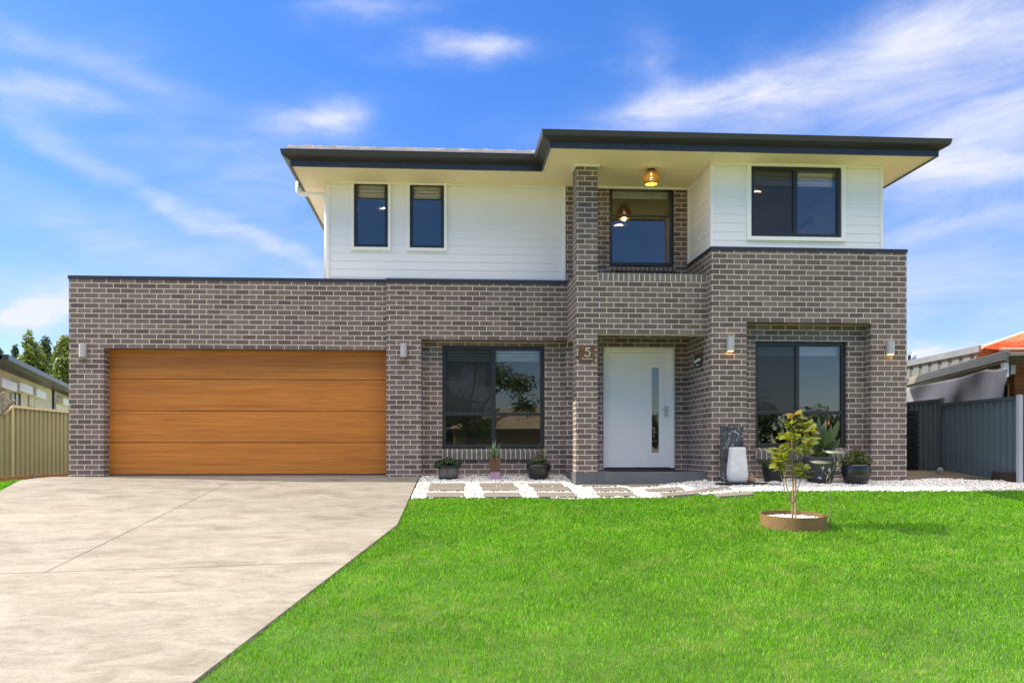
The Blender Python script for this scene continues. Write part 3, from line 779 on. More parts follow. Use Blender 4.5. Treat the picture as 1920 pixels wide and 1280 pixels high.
mb = MB(); mb.box(XGL+.232, X1+.3, YG+.27, BACK-.01, ZGT-.3, ZGT-.22); mb.box(X1+.3, XRR-.24, UBACK+.21, BACK-.01, ZGT-.3, ZGT-.22); mb.box(X1+.3, XD0, YM+.22, YCL+.15, ZMT-.2, ZMT-.1); mb.build('garage_roof', M['roof_dark'], house)

# garage door: four grooved panels
gd = MB(); gd.box(XGD-.02, X1, YG+.285, YG+.30, -.02, ZGD+.05)
door = gd.build('garage_door', M['black'], house)
zd = [PY(460, y, YG+.24)[1] for y in (889, 829.5, 770.5, 711, 655)]; zd[-1] = ZGD+.04
for a, b in zip(zd, zd[1:]):
    p = MB(); p.box(XGD-.02, X1-.004, YG+.238, YG+.284, a+.004, b-.005); p.build('panel', M['door_wood'], door, bevel=.007)
p = MB(); p.box(XGD, X1-.002, YG+.235, YG+.29, -.02, zd[0]+.003); p.build('bottom_seal', M['black'], door)
ap = MB(); ap.hexa([(XGL-.05,YG-.02,-.06),(X1,YG-.02,-.06),(X1,YG+.3,-.06),(XGL-.05,YG+.3,-.06),(XGL-.05,YG-.02,zg(0,14.27)+.015),(X1,YG-.02,zg(0,14.27)+.015),(X1,YG+.3,.022),(XGL-.05,YG+.3,.022)])
kind(ap.build('garage_threshold', M['tile']), 'structure')

# entry door
fy = YD+.03
lx0, lx1 = PXY(1134.8, fy+.04), PXY(1255.5, fy+.04); lz0, lz1 = PY(1200, 875.5, fy+.04)[1], PY(1200, 662, fy+.04)[1]
dz0 = PY(1200, 877, fy)[1]
f = MB(); f.box(dx0, lx0-.004, fy, fy+.12, dz0, dz1); f.box(lx1+.004, dx1, fy, fy+.12, dz0, dz1); f.box(lx0-.004, lx1+.004, fy, fy+.12, lz1+.004, dz1)
f.box(lx1+.012, dx1-.02, fy-.018, fy-.0005, dz0, dz1-.02); f.box(dx0+.02, lx1+.012, fy-.018, fy-.0005, lz1+.012, dz1-.02)
df = f.build('door_frame', M['white_trim'], house, bevel=.004)
gx0, gx1 = PXY(1222, fy+.04), PXY(1235.5, fy+.04); gz0, gz1 = PY(1200, 848.5, fy+.04)[1], PY(1200, 689, fy+.04)[1]
d = MB(); wall_faces(d, lx0, lx1, lz0, lz1, fy+.04, fy+.085, [(gx0, gx1, gz0, gz1)], fm)
fd = d.build('front_door', M['white_trim'], house)
g = MB(); g.quad((gx0, fy+.055, gz0), (gx1, fy+.055, gz0), (gx1, fy+.055, gz1), (gx0, fy+.055, gz1)); g.build('glass_strip', M['glass'], fd)
h = MB(); hx0, hx1 = PXY(1246.5, fy), PXY(1253.5, fy); hz0_, hz1_ = PY(1250, 781, fy)[1], PY(1250, 760.5, fy)[1]
h.box(hx0, hx1, fy+.022, fy+.0395, hz0_, hz1_); hm = (hx0+hx1)/2; hzz = hz0_+.62*(hz1_-hz0_)
h.tube([(hm, fy+.022, hzz), (hm, fy-.025, hzz)], .009, 10); h.tube([(hm+.004, fy-.022, hzz), (hm-.06, fy-.024, hzz+.004), (hm-.10, fy-.018, hzz+.003)], [.010,.009,.007], 10)
h.lathe([(.0,-.0),(.011,.0),(.011,.004),(0,.004)], (hm, fy+.020, hz0_+.035), 14)
h.build('handle', M['steel'], fd, smooth=False)
th = MB(); th.box(dx0, dx1, fy-.025, fy+.12, zsl+.001, dz0-.001); th.build('door_sill', M['charcoal'], house)
# porch slab with tiled face
ZP = zsl
s = MB(); pitch = .45; px_ = XPL
gr = MB(); gr.box(XPL+.004, XR-.004, YP-.01, YD-.002, -.3, ZP-.004)
step = gr.build('porch_step', M['grout'], house)
t = MB()
xx = XPL-.012
while xx < XR-.03:
    w_ = .34 if xx < XPL else .452
    x2 = min(xx+w_, XR-.014)
    t.box(xx+.002, x2-.002, YP-.022, YP-.0105, -.3, ZP)
    yy = YP-.0085
    while yy < YD-.06:
        y2 = min(yy+.44, YD-.004); t.box(xx+.002, x2-.002, yy+.002, y2-.002, ZP-.0035, ZP-.0005); yy = y2
    xx = x2
yy = YP-.01
while yy < YM-.05:
    y2 = min(yy+.45, YM-.004); t.box(XPL-.012, XPL+.0035, yy+.002, y2-.002, -.3, ZP-.001); yy = y2
t.build('step_tiles', M['tile'], step)

# eaves: soffit, fascia, gutter swept along the roof outline
FX0, FX1, FX2, FY1, FY2, FYB = -2.47, 1.66, 7.81, 13.53, 12.47, 19.6
def outline(d): return [(FX0-d, FYB), (FX0-d, FY1-d), (FX1-d, FY1-d), (FX1-d, FY2-d), (FX2+d, FY2-d), (FX2+d, FYB)]
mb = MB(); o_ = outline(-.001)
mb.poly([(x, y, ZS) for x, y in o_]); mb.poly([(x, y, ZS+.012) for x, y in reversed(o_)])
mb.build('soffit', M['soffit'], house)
def sweep(mb, prof, closed=True):
    rings = [[(x, y, ZS+z) for x, y in outline(d)] for d, z in prof]
    n = len(prof)
    for k in range(n if closed else n-1):
        a, b = rings[k], rings[(k+1) % n]
        for j in range(5): mb.quad(a[j], a[j+1], b[j+1], b[j])
    if closed:
        for j in (0, 5): mb.poly([r[j] for r in rings])
mb = MB(); sweep(mb, [(0,-.022),(.018,-.022),(.018,.09),(.014,.175),(0,.175)]); mb.build('fascia', M['charcoal'], house)
mb = MB(); sweep(mb, [(.0185,.072),(.125,.118),(.14,.135),(.158,.214),(.148,.216),(.13,.14),(.118,.13),(.022,.09)]); mb.build('gutter', M['charcoal'], house)
# tiled hip roofs
def hip(mb, x0, x1, y0, y1, z0, pitch, gauge=.31, tw=.30, seed=1, lift=.012):
    rr = random.Random(seed); tp = math.tan(pitch); half = min(x1-x0, y1-y0)/2
    nrow = int(half/ (gauge*math.cos(pitch)))+1
    sides = [((x0,y0),(1,0),(0,1),x1-x0),((x1,y0),(0,1),(-1,0),y1-y0),((x1,y1),(-1,0),(0,-1),x1-x0),((x0,y1),(0,-1),(1,0),y1-y0)]
    g = gauge*math.cos(pitch)
    for (ox, oy), u, v, Lg in sides:
        for k in range(nrow):
            d0 = k*g; d1 = min((k+1)*g+.04, half)
            if d0 >= half: break
            a, b = d0, Lg-d0
            n = max(1, int((b-a)/tw)); sh = (k % 2)*.5
            edges = [a]+[a+(i+sh)*tw for i in range(0 if sh else 1, n+1) if a < a+(i+sh)*tw < b]+[b]
            for e0_, e1_ in zip(edges, edges[1:]):
                j0 = .006+rr.uniform(0, .010); j1 = j0+lift
                def q(e, dd, up): 
                    ee = min(max(e, dd), Lg-dd)
                    return (ox+u[0]*ee+v[0]*dd, oy+u[1]*ee+v[1]*dd, z0+dd*tp+up)
                A, B = q(e0_, d0, j0+.012), q(e1_, d0, j1+.012); C_, D_ = q(e1_, d1, .012), q(e0_, d1, .010)
                mb.quad(A, B, C_, D_); A2, B2 = q(e0_, d0, -.004), q(e1_, d0, -.004); mb.quad(A2, B2, B, A)
                mb.quad(B2, (C_[0], C_[1], C_[2]-.02), C_, B); mb.quad(A2, A, D_, (D_[0], D_[1], D_[2]-.02))
mb = MB()
hip(mb, FX0-.06, FX2-.12, FY1-.06, FYB-.1, ZS+.258, R(19.4), tw=.40, seed=2, lift=.042)
hip(mb, FX1-.06, FX2+.06, FY2-.06, FYB, ZS+.212, R(19.4), seed=3)
mb.build('roof', M['roof'], house)
sj = MB(); xj = PY(1335, 300, 12.75)[0]; sj.box(xj-.004, xj+.004, FY2+.02, YCR-.04, ZS-.003, ZS-.0005); sj.build('soffit_joint', M['white_trim'], house)
# rainwater pipe at the left eave
mb = MB()
yp = 14.58
mb.tube([(-2.55, yp, ZS+.07), (-2.55, yp, ZS-.09), (-2.53, yp, ZS-.125), (-2.49, yp, ZS-.14), (-2.07, yp, ZS-.15), (-2.04, yp, ZS-.16), (XU0-.05, yp, ZS-.2), (XU0-.05, yp, ZGT+.06)], .042, 14)
mb.build('downpipe', M['white_trim'], house, smooth=True)

# ------------------------------------------------------------------ lamps and signs on the facade
def dshape(cx, yb, w, d, n=10):
    pts = [(cx-w/2, yb), (cx-w/2, yb-d*.45)]
    for k in range(1, n): 
        a = math.pi*k/n; pts.append((cx-w/2*math.cos(a), yb-d*.45-d*.55*math.sin(a)))
    pts += [(cx+w/2, yb-d*.45), (cx+w/2, yb)]
    return pts
def wall_lamp(px, y0, y1, Y, label, lit):
    cx, z1 = PY(px, y0, Y); _, z0 = PY(px, y1, Y)
    r = thing('wall_lamp', label, 'wall lamp', (cx, Y, (z0+z1)/2), 'wall lamps along the brick front')
    b = MB(); b.prism(dshape(cx, Y-.012, .115, .10), z0, z1); b.build('lamp_body', M['lamp_grey'], r, bevel=.003)
    b = MB(); b.box(cx-.045, cx+.045, Y-.012, Y-.001, z0+.02, z1-.02); b.build('back_plate', M['lamp_grey'], r)
    b = MB(); b.prism(dshape(cx, Y-.024, .09, .075), z0-.006, z0-.001); b.build('lens', M['lens_warm'] if lit else M['lens_off'], r)
    if lit:
        ld = bpy.data.lights.new('lamp_glow', 'POINT'); ld.energy = lit; ld.color = (1, .62, .22); ld.shadow_soft_size = .02
        lo = bpy.data.objects.new('lamp_glow', ld); col.objects.link(lo); lo.parent = r; lo.location = (0, -.06, z0-(z0+z1)/2-.03)
        ld = bpy.data.lights.new('lamp_glow', 'POINT'); ld.energy = lit*.25; ld.color = (1, .70, .35); ld.shadow_soft_size = .02
        lo = bpy.data.objects.new('lamp_glow', ld); col.objects.link(lo); lo.parent = r; lo.location = (0, -.05, z1-(z0+z1)/2+.03)
    return r
wall_lamp(157.5, 646, 670, YG, 'grey wall lamp on the brick pier left of the garage door', 0)
wall_lamp(757, 644.5, 670, YM, 'grey wall lamp on the brick pier between garage door and front window', 0)
wall_lamp(1368, 632, 658.5, YR, 'lit grey wall lamp on the brick between entry and right window', .07)
wall_lamp(1667, 640.5, 664.5, YR, 'lit grey wall lamp on the rightmost brick pier of the house', .055)

# woven ceiling lamp over the balcony
pc = PD(1221, 319, 13.55); pc.z = ZS
pl = thing('ceiling_lamp', 'woven rattan ceiling lamp glowing under the balcony eave', 'ceiling lamp', tuple(pc))
b = MB(); b.lathe([(.0,-.035),(.06,-.034),(.066,-.02),(.066,-.001),(0,-.001)], pc, 24); b.build('ceiling_rose', M['charcoal'], pl, smooth=False)
prof = [(.055,-.036),(.085,-.055),(.118,-.085),(.138,-.12),(.143,-.15),(.135,-.185),(.118,-.215),(.098,-.24)]
b = MB(); n = 60
for k in range(n):
    th0 = 2*math.pi*k/n
    for sgn in (1, -1):
        b.tube([(pc.x+r_*math.cos(th0+sgn*.5*i/len(prof)), pc.y+r_*math.sin(th0+sgn*.5*i/len(prof)), pc.z+z_) for i, (r_, z_) in enumerate(prof)], .0052, 5)
for r_, z_ in (prof[0], prof[2], prof[4], prof[-1]):
    b.tube([(pc.x+r_*math.cos(a*2*math.pi/32), pc.y+r_*math.sin(a*2*math.pi/32), pc.z+z_) for a in range(33)], .007, 6)
M['rattan'] = plain('rattan', (.62,.33,.05), .6, var=.15, scale=30)
b.build('lamp_shade', M['rattan'], pl, smooth=True)
b = MB(); b.lathe([(.0,-.21),(.018,-.206),(.032,-.19),(.037,-.17),(.032,-.148),(.02,-.125),(.016,-.10),(.016,-.036)], pc, 18); b.build('bulb', M['bulb'], pl, smooth=True)
ld = bpy.data.lights.new('bulb_light', 'POINT'); ld.energy = 1.4; ld.color = (1, .75, .4); ld.shadow_soft_size = .04
lo = bpy.data.objects.new('bulb_light', ld); col.objects.link(lo); lo.parent = pl; lo.location = (0, 0, -.25)

# downlights seen through the upper windows
for px, py, lab in ((722, 393, 'small lit downlight seen through the leftmost upper window'), (1160, 424, 'small lit downlight seen through the balcony window'), (1418, 362, 'small lit downlight seen through the wide upper right window')):
    z = ZS-.012; d_ = ray(px, py); k = (z-CZ)/d_.z; c = Vector((d_.x*k, d_.y*k, z))
    r = thing('ceiling_downlight', lab, 'downlight', tuple(c), 'downlights inside the upper rooms')
    b = MB(); b.lathe([(.0,-.004),(.058,-.004),(.058,-.001),(0,-.001)], c, 20); b.build('diffuser', M['downlight'], r)
    b = MB(); b.lathe([(.059,-.006),(.075,-.005),(.075,-.001),(.059,-.001)], c, 20); b.build('trim_ring', M['white_trim'], r)

def text_mesh(body, size, name, mat, parent, M4, ext=.002, align='CENTER'):
    cu = bpy.data.curves.new(name, 'FONT'); cu.body = body; cu.size = size; cu.align_x = align; cu.align_y = 'CENTER'; cu.extrude = ext
    to = bpy.data.objects.new('tmp', cu); col.objects.link(to)
    bpy.context.view_layer.update()
    me = bpy.data.meshes.new_from_object(to.evaluated_get(bpy.context.evaluated_depsgraph_get()))
    bpy.data.objects.remove(to); bpy.data.curves.remove(cu)
    me.name = name; me.transform(M4); me.materials.clear(); me.materials.append(mat)
    o = bpy.data.objects.new(name, me); col.objects.link(o); o.parent = parent
    return o
from mathutils import Matrix
sx0, sz1 = PY(1085.7, 647.3, YP-.02); sx1, sz0 = PY(1114.6, 677.5, YP-.02)
sg = thing('house_number_sign', 'square rusty steel house number plate with a white 5 on the porch pillar', 'sign', ((sx0+sx1)/2, YP, (sz0+sz1)/2))
b = MB(); b.box(sx0, sx1, YP-.022, YP-.012, sz0, sz1); b.build('plate', plain('dark_rusted_plate', (.12,.056,.018), .7, var=.45, scale=14), sg, bevel=.002)
b = MB(); b.box(sx0+.04, sx1-.04, YP-.012, YP-.001, sz0+.04, sz1-.04); b.build('standoff', M['black'], sg)
M['sign_white'] = plain('sign_white', (.88,.86,.80), .5, var=.02)
cx5, w5 = (PXY(1095.5, YP)+PXY(1105.8, YP))/2, PXY(1105.8, YP)-PXY(1095.5, YP); zt5, zb5 = PY(1100, 652.7, YP)[1], PY(1100, 668.2, YP)[1]
H5 = zt5-zb5; rr5 = w5*.53; cyc = zb5+rr5
pts = [(cx5+w5*.42, zt5), (cx5-w5*.20, zt5), (cx5-w5*.33, zb5+H5*.545)]
for k in range(15):
    a = R(128-k*(128+148)/14); pts.append((cx5-w5*.02+rr5*.98*math.cos(a), cyc+rr5*math.sin(a)*1.02))
b = MB(); w = .0065
for (xa, za), (xb, zb_) in zip(pts, pts[1:]):
    d_ = Vector((xb-xa, zb_-za)); d_.normalize(); nx, nz = -d_.y*w, d_.x*w; ex, ez = d_.x*w*.5, d_.y*w*.5
    b.hexa([(xa-ex-nx,YP-.026,za-ez-nz),(xb+ex-nx,YP-.026,zb_+ez-nz),(xb+ex-nx,YP-.0225,zb_+ez-nz),(xa-ex-nx,YP-.0225,za-ez-nz),(xa-ex+nx,YP-.026,za-ez+nz),(xb+ex+nx,YP-.026,zb_+ez+nz),(xb+ex+nx,YP-.0225,zb_+ez+nz),(xa-ex+nx,YP-.0225,za-ez+nz)])
b.build('numeral', M['sign_white'], sg)
ctr = Vector((PXY(1100.4, YP), YP-.024, PY(1100, 672.7, YP)[1])) - sg.location
text_mesh('Parma Grove', .034, 'lettering', M['sign_white'], sg, Matrix.Translation(ctr) @ Matrix.Rotation(R(90), 4, 'X'))
# second plaque on the side wall of the porch
ya, za = PXp(1315.6, 660, XR-.018); yb_, zb_ = PXp(1301.3, 667, XR-.018); _, zc = PXp(1315.6, 686, XR-.018)
sg2 = thing('wall_plaque', 'dark brown plaque with white script on the porch side wall right of the door', 'sign', (XR, (ya+yb_)/2, (za+zc)/2))
b = MB(); b.box(XR-.018, XR-.002, ya, yb_, zc, za); M['plaque'] = plain('dark_bronze', (.045,.024,.014), .6); b.build('plate', M['plaque'], sg2, bevel=.002)
b = MB(); yl = yb_-ya
def strokes(b, y0, y1, zc_, h, n):
    pts = []
    for k in range(n+1):
        t = k/n; pts.append((XR-.020, y1-(y1-y0)*t, zc_+h*(.5 if k % 2 else -.5)*(1-.45*t)*random.uniform(.7, 1.2)))
    b.tube(pts, .0065, 5)
zmid = zc+(za-zc)*.50
strokes(b, ya+yl*.70, ya+yl*.93, zmid-.005, .06, 4); strokes(b, ya+yl*.13, ya+yl*.66, zmid+.005, .055, 11)
strokes(b, ya+yl*.36, ya+yl*.70, zc+(za-zc)*.17, .014, 5)
b.build('lettering', M['sign_white'], sg2)

# doormat on the porch slab
ma, mb_ = PXY(1145, 14.0), PXY(1270, 14.0)
b = MB(); b.prism([(ma,13.78),(mb_,13.78),(mb_,14.24),(ma,14.24)], ZP+.001, ZP+.016)
tag(b.build('doormat', M['mat'], None, ((ma+mb_)/2, 14.0, ZP), bevel=.004), 'flat black doormat lying in front of the white door', 'doormat')

# ------------------------------------------------------------------ pavers and pebbles
pav = []
rows = {'front': [(835.5,926.5),(942,926.5),(1043,926.3),(1156,925.6),(1274,924.8),(1377,925)],
        'middle': [(838,914.7),(939,914.7),(1036,915.5),(1147,916.3),(1246,917.4),(1335,916.6)],
        'back': [(839,908.0),(932,907.6),(1024,908),(1122,908),(1203,909)]}
ordn = ['first','second','third','fourth','fifth','sixth']
near = {'front':'along the grass edge', 'middle':'between two other rows', 'back':'along the house side'}
pav_boxes = []
for rname, pts in rows.items():
    for k, (px, py) in enumerate(pts):
        c = PG(px, py, .03); hw = .275+random.uniform(-.008, .008); hd = (.195 if rname != 'back' else .16)*(1 if k < 3 else (.86 if k == 3 else (.72 if k == 4 else .5)))
        rot = random.uniform(-.012, .012); ca, sa = math.cos(rot), math.sin(rot)
        q = []
        for z in (-.03, .032):
            for dx_, dy_ in ((-hw,-hd),(hw,-hd),(hw,hd),(-hw,hd)):
                X_, Y_ = c.x+dx_*ca-dy_*sa, c.y+dx_*sa+dy_*ca; q.append((X_, Y_, zg(X_, Y_)+z))
        b = MB(); b.hexa(q)
        o = b.build('stone_paver', M['paver'], None, tuple(c), bevel=.006)
        tag(o, f'flat grey paver in the {rname} row {near[rname]}, {ordn[k]} from the driveway', 'paver', 'grey stepping pavers set in white pebbles')
        pav_boxes.append((c.x-hw-.01, c.x+hw+.01, c.y-hd-.01, c.y+hd+.01))

def ico():
    t = (1+5**.5)/2
    V = np.array([(-1,t,0),(1,t,0),(-1,-t,0),(1,-t,0),(0,-1,t),(0,1,t),(0,-1,-t),(0,1,-t),(t,0,-1),(t,0,1),(-t,0,-1),(-t,0,1)], float)
    V /= np.linalg.norm(V[0])
    Fc = np.array([(0,11,5),(0,5,1),(0,1,7),(0,7,10),(0,10,11),(1,5,9),(5,11,4),(11,10,2),(10,7,6),(7,1,8),(3,9,4),(3,4,2),(3,2,6),(3,6,8),(3,8,9),(4,9,5),(2,4,11),(6,2,10),(8,6,7),(9,8,1)])
    return V, Fc
def pebbles(name, Xv, Yv, Zv, r0, r1, label):
    m = len(Xv); V0, F0 = ico()
    s = r0+(r1-r0)*rng.random(m)**2
    sc_ = s[:,None]*np.stack([.8+.5*rng.random(m), .7+.4*rng.random(m), .5+.3*rng.random(m)], 1)
    jit = 1+.28*(rng.random((m,12,1))-.5)
    P = V0[None]*jit*sc_[:,None,:]
    a = rng.random(m)*2*np.pi; c, s_ = np.cos(a)[:,None], np.sin(a)[:,None]
    b = (rng.random(m)-.5)*1.2; cb, sb = np.cos(b)[:,None], np.sin(b)[:,None]
    x, y, z = P[:,:,0].copy(), P[:,:,1].copy(), P[:,:,2].copy()
    x, z = x*cb-z*sb, x*sb+z*cb
    x, y = x*c-y*s_, x*s_+y*c
    P = np.stack([x+Xv[:,None], y+Yv[:,None], z+Zv[:,None]], 2).reshape(-1,3)
    Fc = (F0[None]+12*np.arange(m)[:,None,None]).reshape(-1,3)
    o = np_mesh(name, P, Fc, M['pebble'], 3, smooth=True, attr=np.repeat(rng.random(m), 12)); kind(o, 'stuff'); o['label'] = label
    return o
n = 84000
Xv = -1.2+14.2*rng.random(n); Yv = 11.3+3.05*rng.random(n)
def ok_peb(x, y):
    if y < yedge(x)-.02+.05*random.random() or x < xat(redge, y)+.03: return False
    if x > XR-.02 and y > YR-.02 and x < XRR: 
        if not (XRO0 < x < XRO1 and y < YRW): return False
    if XPL-.03 < x < XR+.02 and y > YP-.04: return False
    if x < XPL and y > (YMW if x > XMO else YM): return False
    if x > XRR and y > 13.05+.12*math.sin(x*4): return False
    for a, b, c, d in pav_boxes:
        if a < x < b and c < y < d: return random.random() < .006
    return True
ins = np.array([ok_peb(a, b) for a, b in zip(Xv, Yv)]); Xv, Yv = Xv[ins], Yv[ins]
pebbles('white_pebbles', Xv, Yv, zgv(Xv, Yv)+rng.random(len(Xv))*.022-.002, .012, .027, 'white pebbles between lawn and house')

# ------------------------------------------------------------------ pots and plants at the front wall
def tint_attr(o, per):
    me = o.data; a = me.attributes.new('tint', 'FLOAT', 'POINT'); n = len(me.vertices)
    a.data.foreach_set('value', np.repeat(rng.random(n//per+1), per)[:n].astype(np.float32)); return o
def leaf_cloud(name, centers, radii, count, size, mat, parent=None, origin=None, up=.4, shell=.55):
    """many small leaf faces spread through a set of ellipsoids"""
    C = np.array(centers, float); Rd = np.array(radii, float)
    vol = Rd.prod(axis=1); pick = rng.choice(len(C), count, p=vol/vol.sum())
    d = rng.normal(size=(count,3)); d /= np.linalg.norm(d, axis=1)[:,None]
    rad = shell+(1-shell)*rng.random(count)**.6; rad = np.where(rng.random(count) < .25, rng.random(count), rad)
    P = C[pick]+d*rad[:,None]*Rd[pick]*(1+.12*rng.normal(size=(count,1)))
    nrm = d+rng.normal(size=(count,3))*.7+np.array([0,0,up]); nrm /= np.linalg.norm(nrm, axis=1)[:,None]
    t = np.cross(nrm, rng.normal(size=(count,3))); t /= np.linalg.norm(t, axis=1)[:,None]; b = np.cross(nrm, t)
    s = size*(.6+.8*rng.random(count))[:,None]
    V = np.stack([P-t*s*.5, P+b*s*.28+nrm*s*.06, P+t*s*.5, P-b*s*.28+nrm*s*.06], 1).reshape(-1,3)
    Fc = np.arange(count*4).reshape(-1,4)
    o3 = off(parent) if parent is not None else Vector(origin or (0,0,0))
    o = np_mesh(name, V-np.array(o3), Fc, mat, 4, attr=np.repeat(rng.random(count), 4))
    if parent is not None: o.parent = parent
    else: o.location = o3
    return o
def on_ground(px, py, Y):
    x = PXY(px, Y); return Vector((x, Y, zg(x, Y)+.004))
def pot(name, label, c, prof, mat, seg=40, sq=None):
    r = thing(name, label, 'potted plant', tuple(c))
    b = MB()
    if sq:
        base = len(b.v); n4 = 4
        for w_, z_ in prof:
            for dx_, dy_ in ((-1,-1),(1,-1),(1,1),(-1,1)): b.v.append((c.x+dx_*w_, c.y+dy_*w_, c.z+z_))
        for k in range(len(prof)-1):
            for j in range(4):
                a0 = base+k*4+j; a1 = base+k*4+(j+1) % 4; b.f.append((a0, a1, a1+4, a0+4))
        b.f.append(tuple(base+j for j in (3,2,1,0)))
    else: b.lathe(prof, c, seg)
    b.build('pot', mat, r, smooth=not sq, bevel=.006 if sq else 0)
    return r
pxm = lambda px, Y: px*Y/F      # pixels to metres at depth Y

# 1 half barrel
c = on_ground(841, 897, 13.98); w = pxm(19.5, 13.98); H = pxm(25, 13.98)
r = thing('planter', 'low half barrel planter of grey staves with dark hoops and a leafy green plant', 'potted plant', tuple(c))
b = MB(); seg = 28
for k in range(seg):
    a0, a1 = 2*math.pi*k/seg+.02, 2*math.pi*(k+1)/seg-.02
    for (ra, za_), (rb, zb2) in zip([(.86*w,0),(.97*w,H*.5)], [(.97*w,H*.5),(1.0*w,H)]):
        b.quad((c.x+ra*math.cos(a0),c.y+ra*math.sin(a0),c.z+za_),(c.x+ra*math.cos(a1),c.y+ra*math.sin(a1),c.z+za_),(c.x+rb*math.cos(a1),c.y+rb*math.sin(a1),c.z+zb2),(c.x+rb*math.cos(a0),c.y+rb*math.sin(a0),c.z+zb2))
b.lathe([(.0,.01),(.84*w,.01),(.95*w,H*.5),(.97*w,H*.97),(.0,H*.9)], c, 28)
b.build('barrel', plain('grey_stave', (.125,.115,.105), .85, var=.5, scale=16), r)
b = MB()
for z_, rr_ in ((H*.02,.90*w),(H*.86,1.02*w)): b.lathe([(rr_,z_),(rr_+.008,z_),(rr_+.012,z_+H*.16),(rr_+.002,z_+H*.16)], c, 28)
b.build('hoop', M['black'], r)
leaf_cloud('foliage', [(c.x-.02,c.y,c.z+H+.04),(c.x-.14,c.y-.03,c.z+H+.02),(c.x+.09,c.y,c.z+H+.03)], [(.15,.13,.09),(.11,.1,.07),(.12,.1,.07)], 620, .06, M['leaf_dark'], r)

# 2 tapered planter with aloe
c = on_ground(928, 901, 13.9); H = pxm(41, 13.9); w = pxm(11.7, 13.9)
r = pot('aloe_planter', 'tall tapered brown planter on a mauve base holding a spiky aloe', c, [(w*.70,.135),(w*.99,H),(w*.90,H),(w*.88,H-.03)], plain('brown_glaze', (.13,.062,.035), .35, var=.3, scale=9), sq=True)
b = MB(); b.hexa([(c.x-w*.66,c.y-w*.66,c.z),(c.x+w*.66,c.y-w*.66,c.z),(c.x+w*.66,c.y+w*.66,c.z),(c.x-w*.66,c.y+w*.66,c.z),(c.x-w*.72,c.y-w*.72,c.z+.134),(c.x+w*.72,c.y-w*.72,c.z+.134),(c.x+w*.72,c.y+w*.72,c.z+.134),(c.x-w*.72,c.y+w*.72,c.z+.134)])
b.build('base', plain('mauve_glaze', (.42,.24,.36), .4, var=.12), r, bevel=.006)
b = MB(); b.box(c.x-w*.86, c.x+w*.86, c.y-w*.86, c.y+w*.86, c.z+H-.05, c.z+H-.02); b.build('soil', M['soil'], r)
b = MB(); top = c+Vector((-.02, 0, H-.02))
for k in range(26):
    a = k*2.399; el_ = .15+1.25*(k/26); L_ = .21+.12*random.random()
    d_ = Vector((math.cos(a)*math.cos(el_), math.sin(a)*math.cos(el_), math.sin(el_)))
    b.leaf(top+Vector((0,0,.05*k/26)), d_, (0,0,1), L_, .040, .25 if k < 14 else .05, 5, .5, .25)
for k in range(12):
    a = k*2.1; b.leaf(top+Vector((.09,-.02,0)), (math.cos(a)*.8, math.sin(a)*.8, .35), (0,0,1), .10, .02, .5, 4, .4, .3)
tint_attr(b.build('aloe_leaves', M['leaf_aloe'], r, smooth=True), 15)
# 3 black bowl
c = on_ground(1009.5, 899, 13.92); w = pxm(23.6, 13.92); H = pxm(29.5, 13.92)
r = pot('bowl_planter', 'round black bowl planter with a sprawling green shrub right of the aloe', c, [(0,0),(w*.55,0),(w*.78,H*.2),(w*.96,H*.55),(w*1.0,H*.85),(w*.97,H),(w*.90,H*.97),(w*.86,H*.85),(0,H*.82)], M['black_glaze'])
leaf_cloud('foliage', [(c.x,c.y,c.z+H+.05),(c.x+.03,c.y,c.z+H+.16),(c.x-.10,c.y,c.z+H+.06),(c.x+.12,c.y,c.z+H+.03),(c.x+.02,c.y,c.z+H+.26)], [(.13,.12,.09),(.07,.07,.12),(.07,.07,.08),(.07,.07,.05),(.035,.035,.09)], 620, .034, M['leaf_jade'], r)
b = MB()
for k in range(9):
    a = k*.7; b.tube([(c.x, c.y, c.z+H*.85), (c.x+.06*math.cos(a), c.y+.06*math.sin(a), c.z+H+.12), (c.x+.09*math.cos(a)+.02, c.y+.08*math.sin(a), c.z+H+.05+.2*random.random())], [.006,.004,.002], 5)
b.build('stems', M['stem'], r)

# water feature: splashed dark slab, pale vase, tray
Yv_ = 12.86
vx = PXY(1379.5, Yv_-.12); vz = zg(vx, Yv_-.12)+.03
def slab_mat():
    t = NT('splashed_slate'); f = t.noise(t.pos((1,1,1)), 26, 6, .7); f2 = t.noise(t.pos((1,1,.8)), 5, 3, .6)
    t.base(t.mix(t.math('MULTIPLY', t.ramp(f, [(.52, 0.0), (.62, 1.0)]), t.ramp(f2, [(.42, 0.0), (.62, .9)])), t.ramp(t.noise(t.pos(), 12, 4), [(.3, (.014,.014,.016)), (.7, (.07,.07,.075))]), (.62,.62,.64))); t.rough(.45); t.bump(f, .5, .01); return t.m
sx0_, sz1_ = PY(1351, 799, Yv_); sx1_, _ = PY(1393, 799, Yv_)
b = MB(); nb = 12; pts = []
for k in range(nb+1): pts.append((sx0_+(sx1_-sx0_)*k/nb, sz1_+random.uniform(-.012, .012)))
b.poly([(sx0_,Yv_-.06,zg(sx0_,Yv_))]+[(sx1_,Yv_-.06,zg(sx0_,Yv_))]+[(x, Yv_-.02, z) for x, z in reversed(pts)])
b.poly([(x, Yv_+.03, z) for x, z in pts]+[(sx1_,Yv_,zg(sx0_,Yv_)),(sx0_,Yv_,zg(sx0_,Yv_))])
P0 = [(sx0_,Yv_-.06,zg(sx0_,Yv_))]+[(x,Yv_-.02,z) for x, z in pts]+[(sx1_,Yv_-.06,zg(sx0_,Yv_))]
P1 = [(sx0_,Yv_,zg(sx0_,Yv_))]+[(x,Yv_+.03,z) for x, z in pts]+[(sx1_,Yv_,zg(sx0_,Yv_))]
